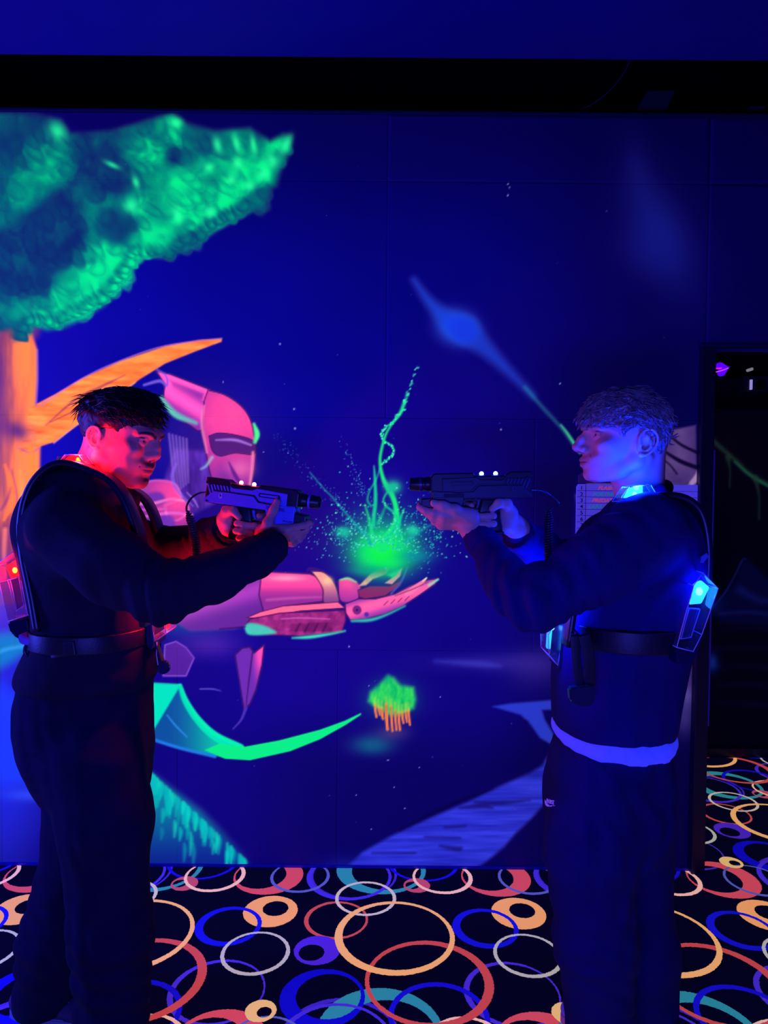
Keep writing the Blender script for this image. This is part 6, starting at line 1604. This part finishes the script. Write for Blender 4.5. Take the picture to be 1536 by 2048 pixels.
lamp_unit('collar_light', vL, [(121, 927), (136, 909), (166, 910), (180, 928)], 1.690, 1.730, M_CLEAR_R, (157, 919), 0.0062, M_CHIP_R, M_INGLOW_R, RED, 3.0, [(130, 920), (140, 912), (164, 912), (172, 922)], 0.9, lamp_off=(0.016, -0.024, 0.016))
bm_obj('collar_light_base', px_prism([(118, 934), (122, 926), (180, 927), (184, 936)], 1.68, 1.74, 0.002), M_HOUS, vL)
chestL_ = [(314, 1236), (327, 1226), (343, 1230), (342, 1260), (321, 1275)]
lamp_unit('chest_unit', vL, chestL_, 1.755, 1.845, M_CLEAR_R, (333, 1240), 0.007, M_CHIP_R, M_INGLOW_R, RED, 6.0, [(328, 1236), (340, 1234), (340, 1256), (330, 1262)], lamp_off=(0.04, -0.022, 0.07))
bm_obj('chest_housing', px_prism([(304, 1220), (316, 1226), (320, 1276), (318, 1290), (308, 1284)], 1.745, 1.855, 0.003), M_HOUS, vL)
sb = bm_obj('buckle', px_prism([(316, 1326), (322, 1320), (336, 1322), (341, 1332), (338, 1344), (324, 1349), (316, 1340)], 1.742, 1.758, 0.003), M_HOUS, vL)
strap('hanging_strap', PW([(312, 1282, 1.75), (318, 1300, 1.75), (326, 1324, 1.75)]), (0, 1, 0), 0.022, 0.003, M_STRAP, vL)
v, q = tube([W(314, 1284, 1.742), W(313, 1310, 1.742), W(316, 1330, 1.742)], 0.0013, 5); mesh_np('edge_cord', v, q, M_EDGE, vL)

vR = vest('laser_vest', 'black laser tag vest with blue lamps, worn by the person on the right', 1260, 1.78, None, None, -1)
Ynear = 1.650
for Yd in (1.650, 1.910):
    strap('shoulder_strap', at_y(Yd, Ynear, [(1132, 1290), (1150, 1180), (1180, 1090), (1222, 1030), (1265, 1003), (1320, 990), (1364, 996), (1394, 1024), (1408, 1080), (1408, 1150), (1396, 1220)]), (0, 1, 0), 0.058, 0.012, M_PAD, vR)
belt('belt', 1250, 1256, 0.158, 0.190, 1.78, 0.050, M_STRAP, vR)
backR = [(1390, 1141), (1372, 1166), (1339, 1287), (1371, 1295), (1388, 1262), (1420, 1172)]
lamp_unit('back_unit', vR, backR, 1.570, 1.650, M_CLEAR_B, (1396, 1182), 0.0120, M_CHIP_B, M_INGLOW_B, BLUE, 1.0, [(1382, 1166), (1400, 1160), (1416, 1174), (1400, 1206), (1376, 1208)], lamp_off=(0.012, -0.035, 0.01))
bm_obj('inner_frame', px_prism([(1378, 1218), (1396, 1220), (1380, 1272), (1362, 1276)], 1.580, 1.590, 0.0012), clear_plastic('smoked_insert_blue', (0.5, 0.55, 0.95), 0.7), vR)
mesh_np('inner_edges', *edges_of([(1376, 1216), (1398, 1218), (1380, 1274), (1360, 1277)], 1.580, 1.590, 0.0010), M_EDGE, vR)
bm_obj('lower_block', px_prism([(1338, 1289), (1371, 1297), (1390, 1262), (1382, 1300), (1366, 1318), (1340, 1322)], 1.570, 1.650, 0.003), M_HOUS, vR)
bm_obj('top_hook', px_prism([(1398, 1112), (1410, 1104), (1414, 1112), (1402, 1126), (1398, 1122)], 1.60, 1.62, 0.001), plain('worn_hook', (90, 86, 140), 0.4), vR)
lamp_unit('collar_light', vR, [(1230, 1004), (1250, 972), (1297, 968), (1316, 999)], 1.652, 1.696, M_CLEAR_B, (1268, 989), 0.0080, M_CHIP_B, M_INGLOW_B, BLUE, 9.0, [(1242, 996), (1256, 976), (1284, 972), (1284, 996)], 0.9, lamp_off=(0.0, -0.026, 0.016))
bm_obj('collar_light_base', px_prism([(1226, 1010), (1230, 1003), (1317, 998), (1322, 1006)], 1.645, 1.71, 0.002), M_HOUS, vR)
chestR_ = [(1089, 1262), (1097, 1246), (1118, 1240), (1112, 1290), (1107, 1322), (1090, 1302)]
lamp_unit('chest_unit', vR, chestR_, 1.735, 1.825, M_CLEAR_B, (1104, 1254), 0.007, M_CHIP_B, M_INGLOW_B, BLUE, 5.0, [(1094, 1262), (1104, 1258), (1100, 1298), (1092, 1296)], lamp_off=(-0.04, -0.07, 0.07))
bm_obj('chest_housing', px_prism([(1116, 1232), (1128, 1236), (1122, 1310), (1108, 1332), (1110, 1300)], 1.725, 1.835, 0.003), M_HOUS, vR)
strap('hanging_strap', PW([(1150, 1268, 1.600), (1154, 1330, 1.602), (1160, 1372, 1.605)]), (1, 0, 0), 0.020, 0.003, M_STRAP, vR)
strap('hanging_strap', PW([(1168, 1268, 1.597), (1178, 1320, 1.600), (1180, 1372, 1.605)]), (1, 0, 0), 0.026, 0.003, M_STRAP, vR)
bm_obj('pouch', px_prism([(1136, 1374), (1176, 1366), (1192, 1380), (1184, 1408), (1160, 1412), (1138, 1400)], 1.585, 1.610, 0.004), M_HOUS, vR)
v, q = tube([W(1122, 1250, 1.70), W(1135, 1250, 1.66), W(1150, 1262, 1.62), W(1160, 1274, 1.604)], 0.003, 6); mesh_np('clip', v, q, M_HOUS, vR)

# maker's mark on the joggers
def on_surface(ob, pts, lift):
    bpy.context.view_layer.update()
    mi = ob.matrix_world.inverted(); out = []
    for a, b in pts:
        d = Vector(ray(a, b)); o_ = Vector((0, 0, CAM_H))
        hit, p, nrm, _ = ob.ray_cast(mi @ o_, (mi.to_3x3() @ d).normalized())
        out.append(np.array(ob.matrix_world @ p) - np.array(d.normalized()) * lift if hit else None)
    last = next((p for p in out if p is not None), np.array(W(1098, 1605, 1.6)))
    return [p if p is not None else None for p in out], last
def mark(polys, ob, mat, parent, lift=0.0035, name='embroidered_mark'):
    V = []; F = []
    for P_ in polys:
        pts, last = on_surface(ob, P_, lift); pts = [p for p in pts if p is not None]
        if len(pts) < 3: continue
        n = len(V); k = len(pts); V += pts + [p + np.array((0, 0.0012, 0)) for p in pts]
        F.append(tuple(range(n, n + k))); F.append(tuple(range(n + 2 * k - 1, n + k - 1, -1)))
        for i in range(k): F.append((n + i, n + (i + 1) % k, n + k + (i + 1) % k, n + k + i))
    if V:
        o = mesh_np(name, V, F, mat, parent, smooth=False); return o
sx0, sy0 = 1099.0, 1604.0
def T_(P_): return [(sx0 + a, sy0 + b) for a, b in P_]
M_MARK = cloth_mat('white_embroidery', (205, 200, 235), em=((80, 66, 255), 0.5))
swoosh = T_([(-9, -5), (-9.5, 1), (-8, 6), (-4.5, 9), (2, 9.5), (11.5, 7.5), (4, 7.2), (-1.5, 6), (-5, 3), (-7, -1)])
let = []
def bar(a, b, w=1.5): 
    a, b = np.array(a, float), np.array(b, float); t = unit(b - a); n_ = np.array((-t[1], t[0])) * w / 2
    let.append(T_([tuple(a - n_), tuple(b - n_), tuple(b + n_), tuple(a + n_)]))
for q in ((((-6, 2), (-4.6, -6.5)), ((-4.6, -6.5), (-2.6, 2.6)), ((-2.6, 2.6), (-1.2, -5.4)), ((0.2, 3.2), (1.4, -4.4)), ((2.2, 3.6), (3.2, -3.4)), ((2.7, 0.2), (5.6, -3.2)), ((2.7, 0.2), (5, 4.0)), ((6.2, 4.2), (7.0, -2.4)), ((6.9, -2.4), (9.4, -1.8)), ((6.5, 1.0), (8.8, 1.4)), ((6.2, 4.2), (8.9, 4.6)))): bar(*q, w=1.3)
mark([swoosh] + let, trR, M_MARK, trR)

# ================================================================== score board on the wall
sbY = WALL_Y - 0.012
a0 = W(1154, 968, sbY); b0 = W(1393, 1094, sbY)
board = thing('score_board', 'white score board with numbered name rows on the wall behind the right person', 'sign', (float(a0[0]), WALL_Y, float(b0[2])))
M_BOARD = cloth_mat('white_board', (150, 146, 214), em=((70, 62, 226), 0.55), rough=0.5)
bm_obj('panel', prism_bm([(a0[0], b0[2]), (b0[0], b0[2]), (b0[0], a0[2]), (a0[0] + .006, a0[2]), (a0[0], a0[2] - .010)], sbY, WALL_Y - 0.0005, 0.001), M_BOARD, board)
h0, h1_ = W(1158, 945, sbY), W(1262, 967, sbY)
bm_obj('header', prism_bm([(h0[0], h1_[2]), (h1_[0], h1_[2]), (h1_[0], h0[2]), (h0[0] + .012, h0[2]), (h0[0], h0[2] - .010)], sbY + .004, WALL_Y - 0.0005, 0.001), plain('board_header', (104, 84, 150), 0.5), board)
bm = bmesh.new(); rowsY = [968.8 + 12.45 * k for k in range(11)]
for y in rowsY[1:-1]:
    p = W(1154, y, sbY); box_bm((a0[0] + .001, sbY - .0012, p[2] - .0007), (b0[0] - .001, sbY, p[2] + .0007), 0, bm)
p = W(1171, 1000, sbY); box_bm((p[0] - .0007, sbY - .0012, b0[2] + .001), (p[0] + .0007, sbY, a0[2] - .001), 0, bm)
M_LINE = plain('navy_ruling', (16, 10, 96), 0.6)
bm_obj('ruling', bm, M_LINE, board)
def wall_text(txt, px, py, size, mat, parent, shear, sx=1.0, align='LEFT'):
    p = W(px, py, sbY - 0.0012); Mx = frame(p, (1, 0, 0), (0, 0, 1), (0, -1, 0)); return text_part('lettering', txt, size, Mx, mat, parent, shear, 0.0004, align, sx)
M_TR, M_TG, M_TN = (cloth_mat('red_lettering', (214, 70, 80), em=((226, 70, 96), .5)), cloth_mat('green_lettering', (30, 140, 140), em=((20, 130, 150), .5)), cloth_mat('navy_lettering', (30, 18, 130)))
for k in range(10): wall_text(str(k + 1), 1163, rowsY[k] + 10.4, 0.0190, M_TN, board, 0.0, 1.15, 'CENTER')
for k, (txt, px, m) in enumerate((('FLASH', 1196, M_TR), ('FORTNITE', 1186, M_TG), ('PREDATOR', 1184, M_TR), ('LARA', 1177, M_TG))): wall_text(txt, px, rowsY[k] + 10.3, 0.0180, m, board, 0.30, 1.12)
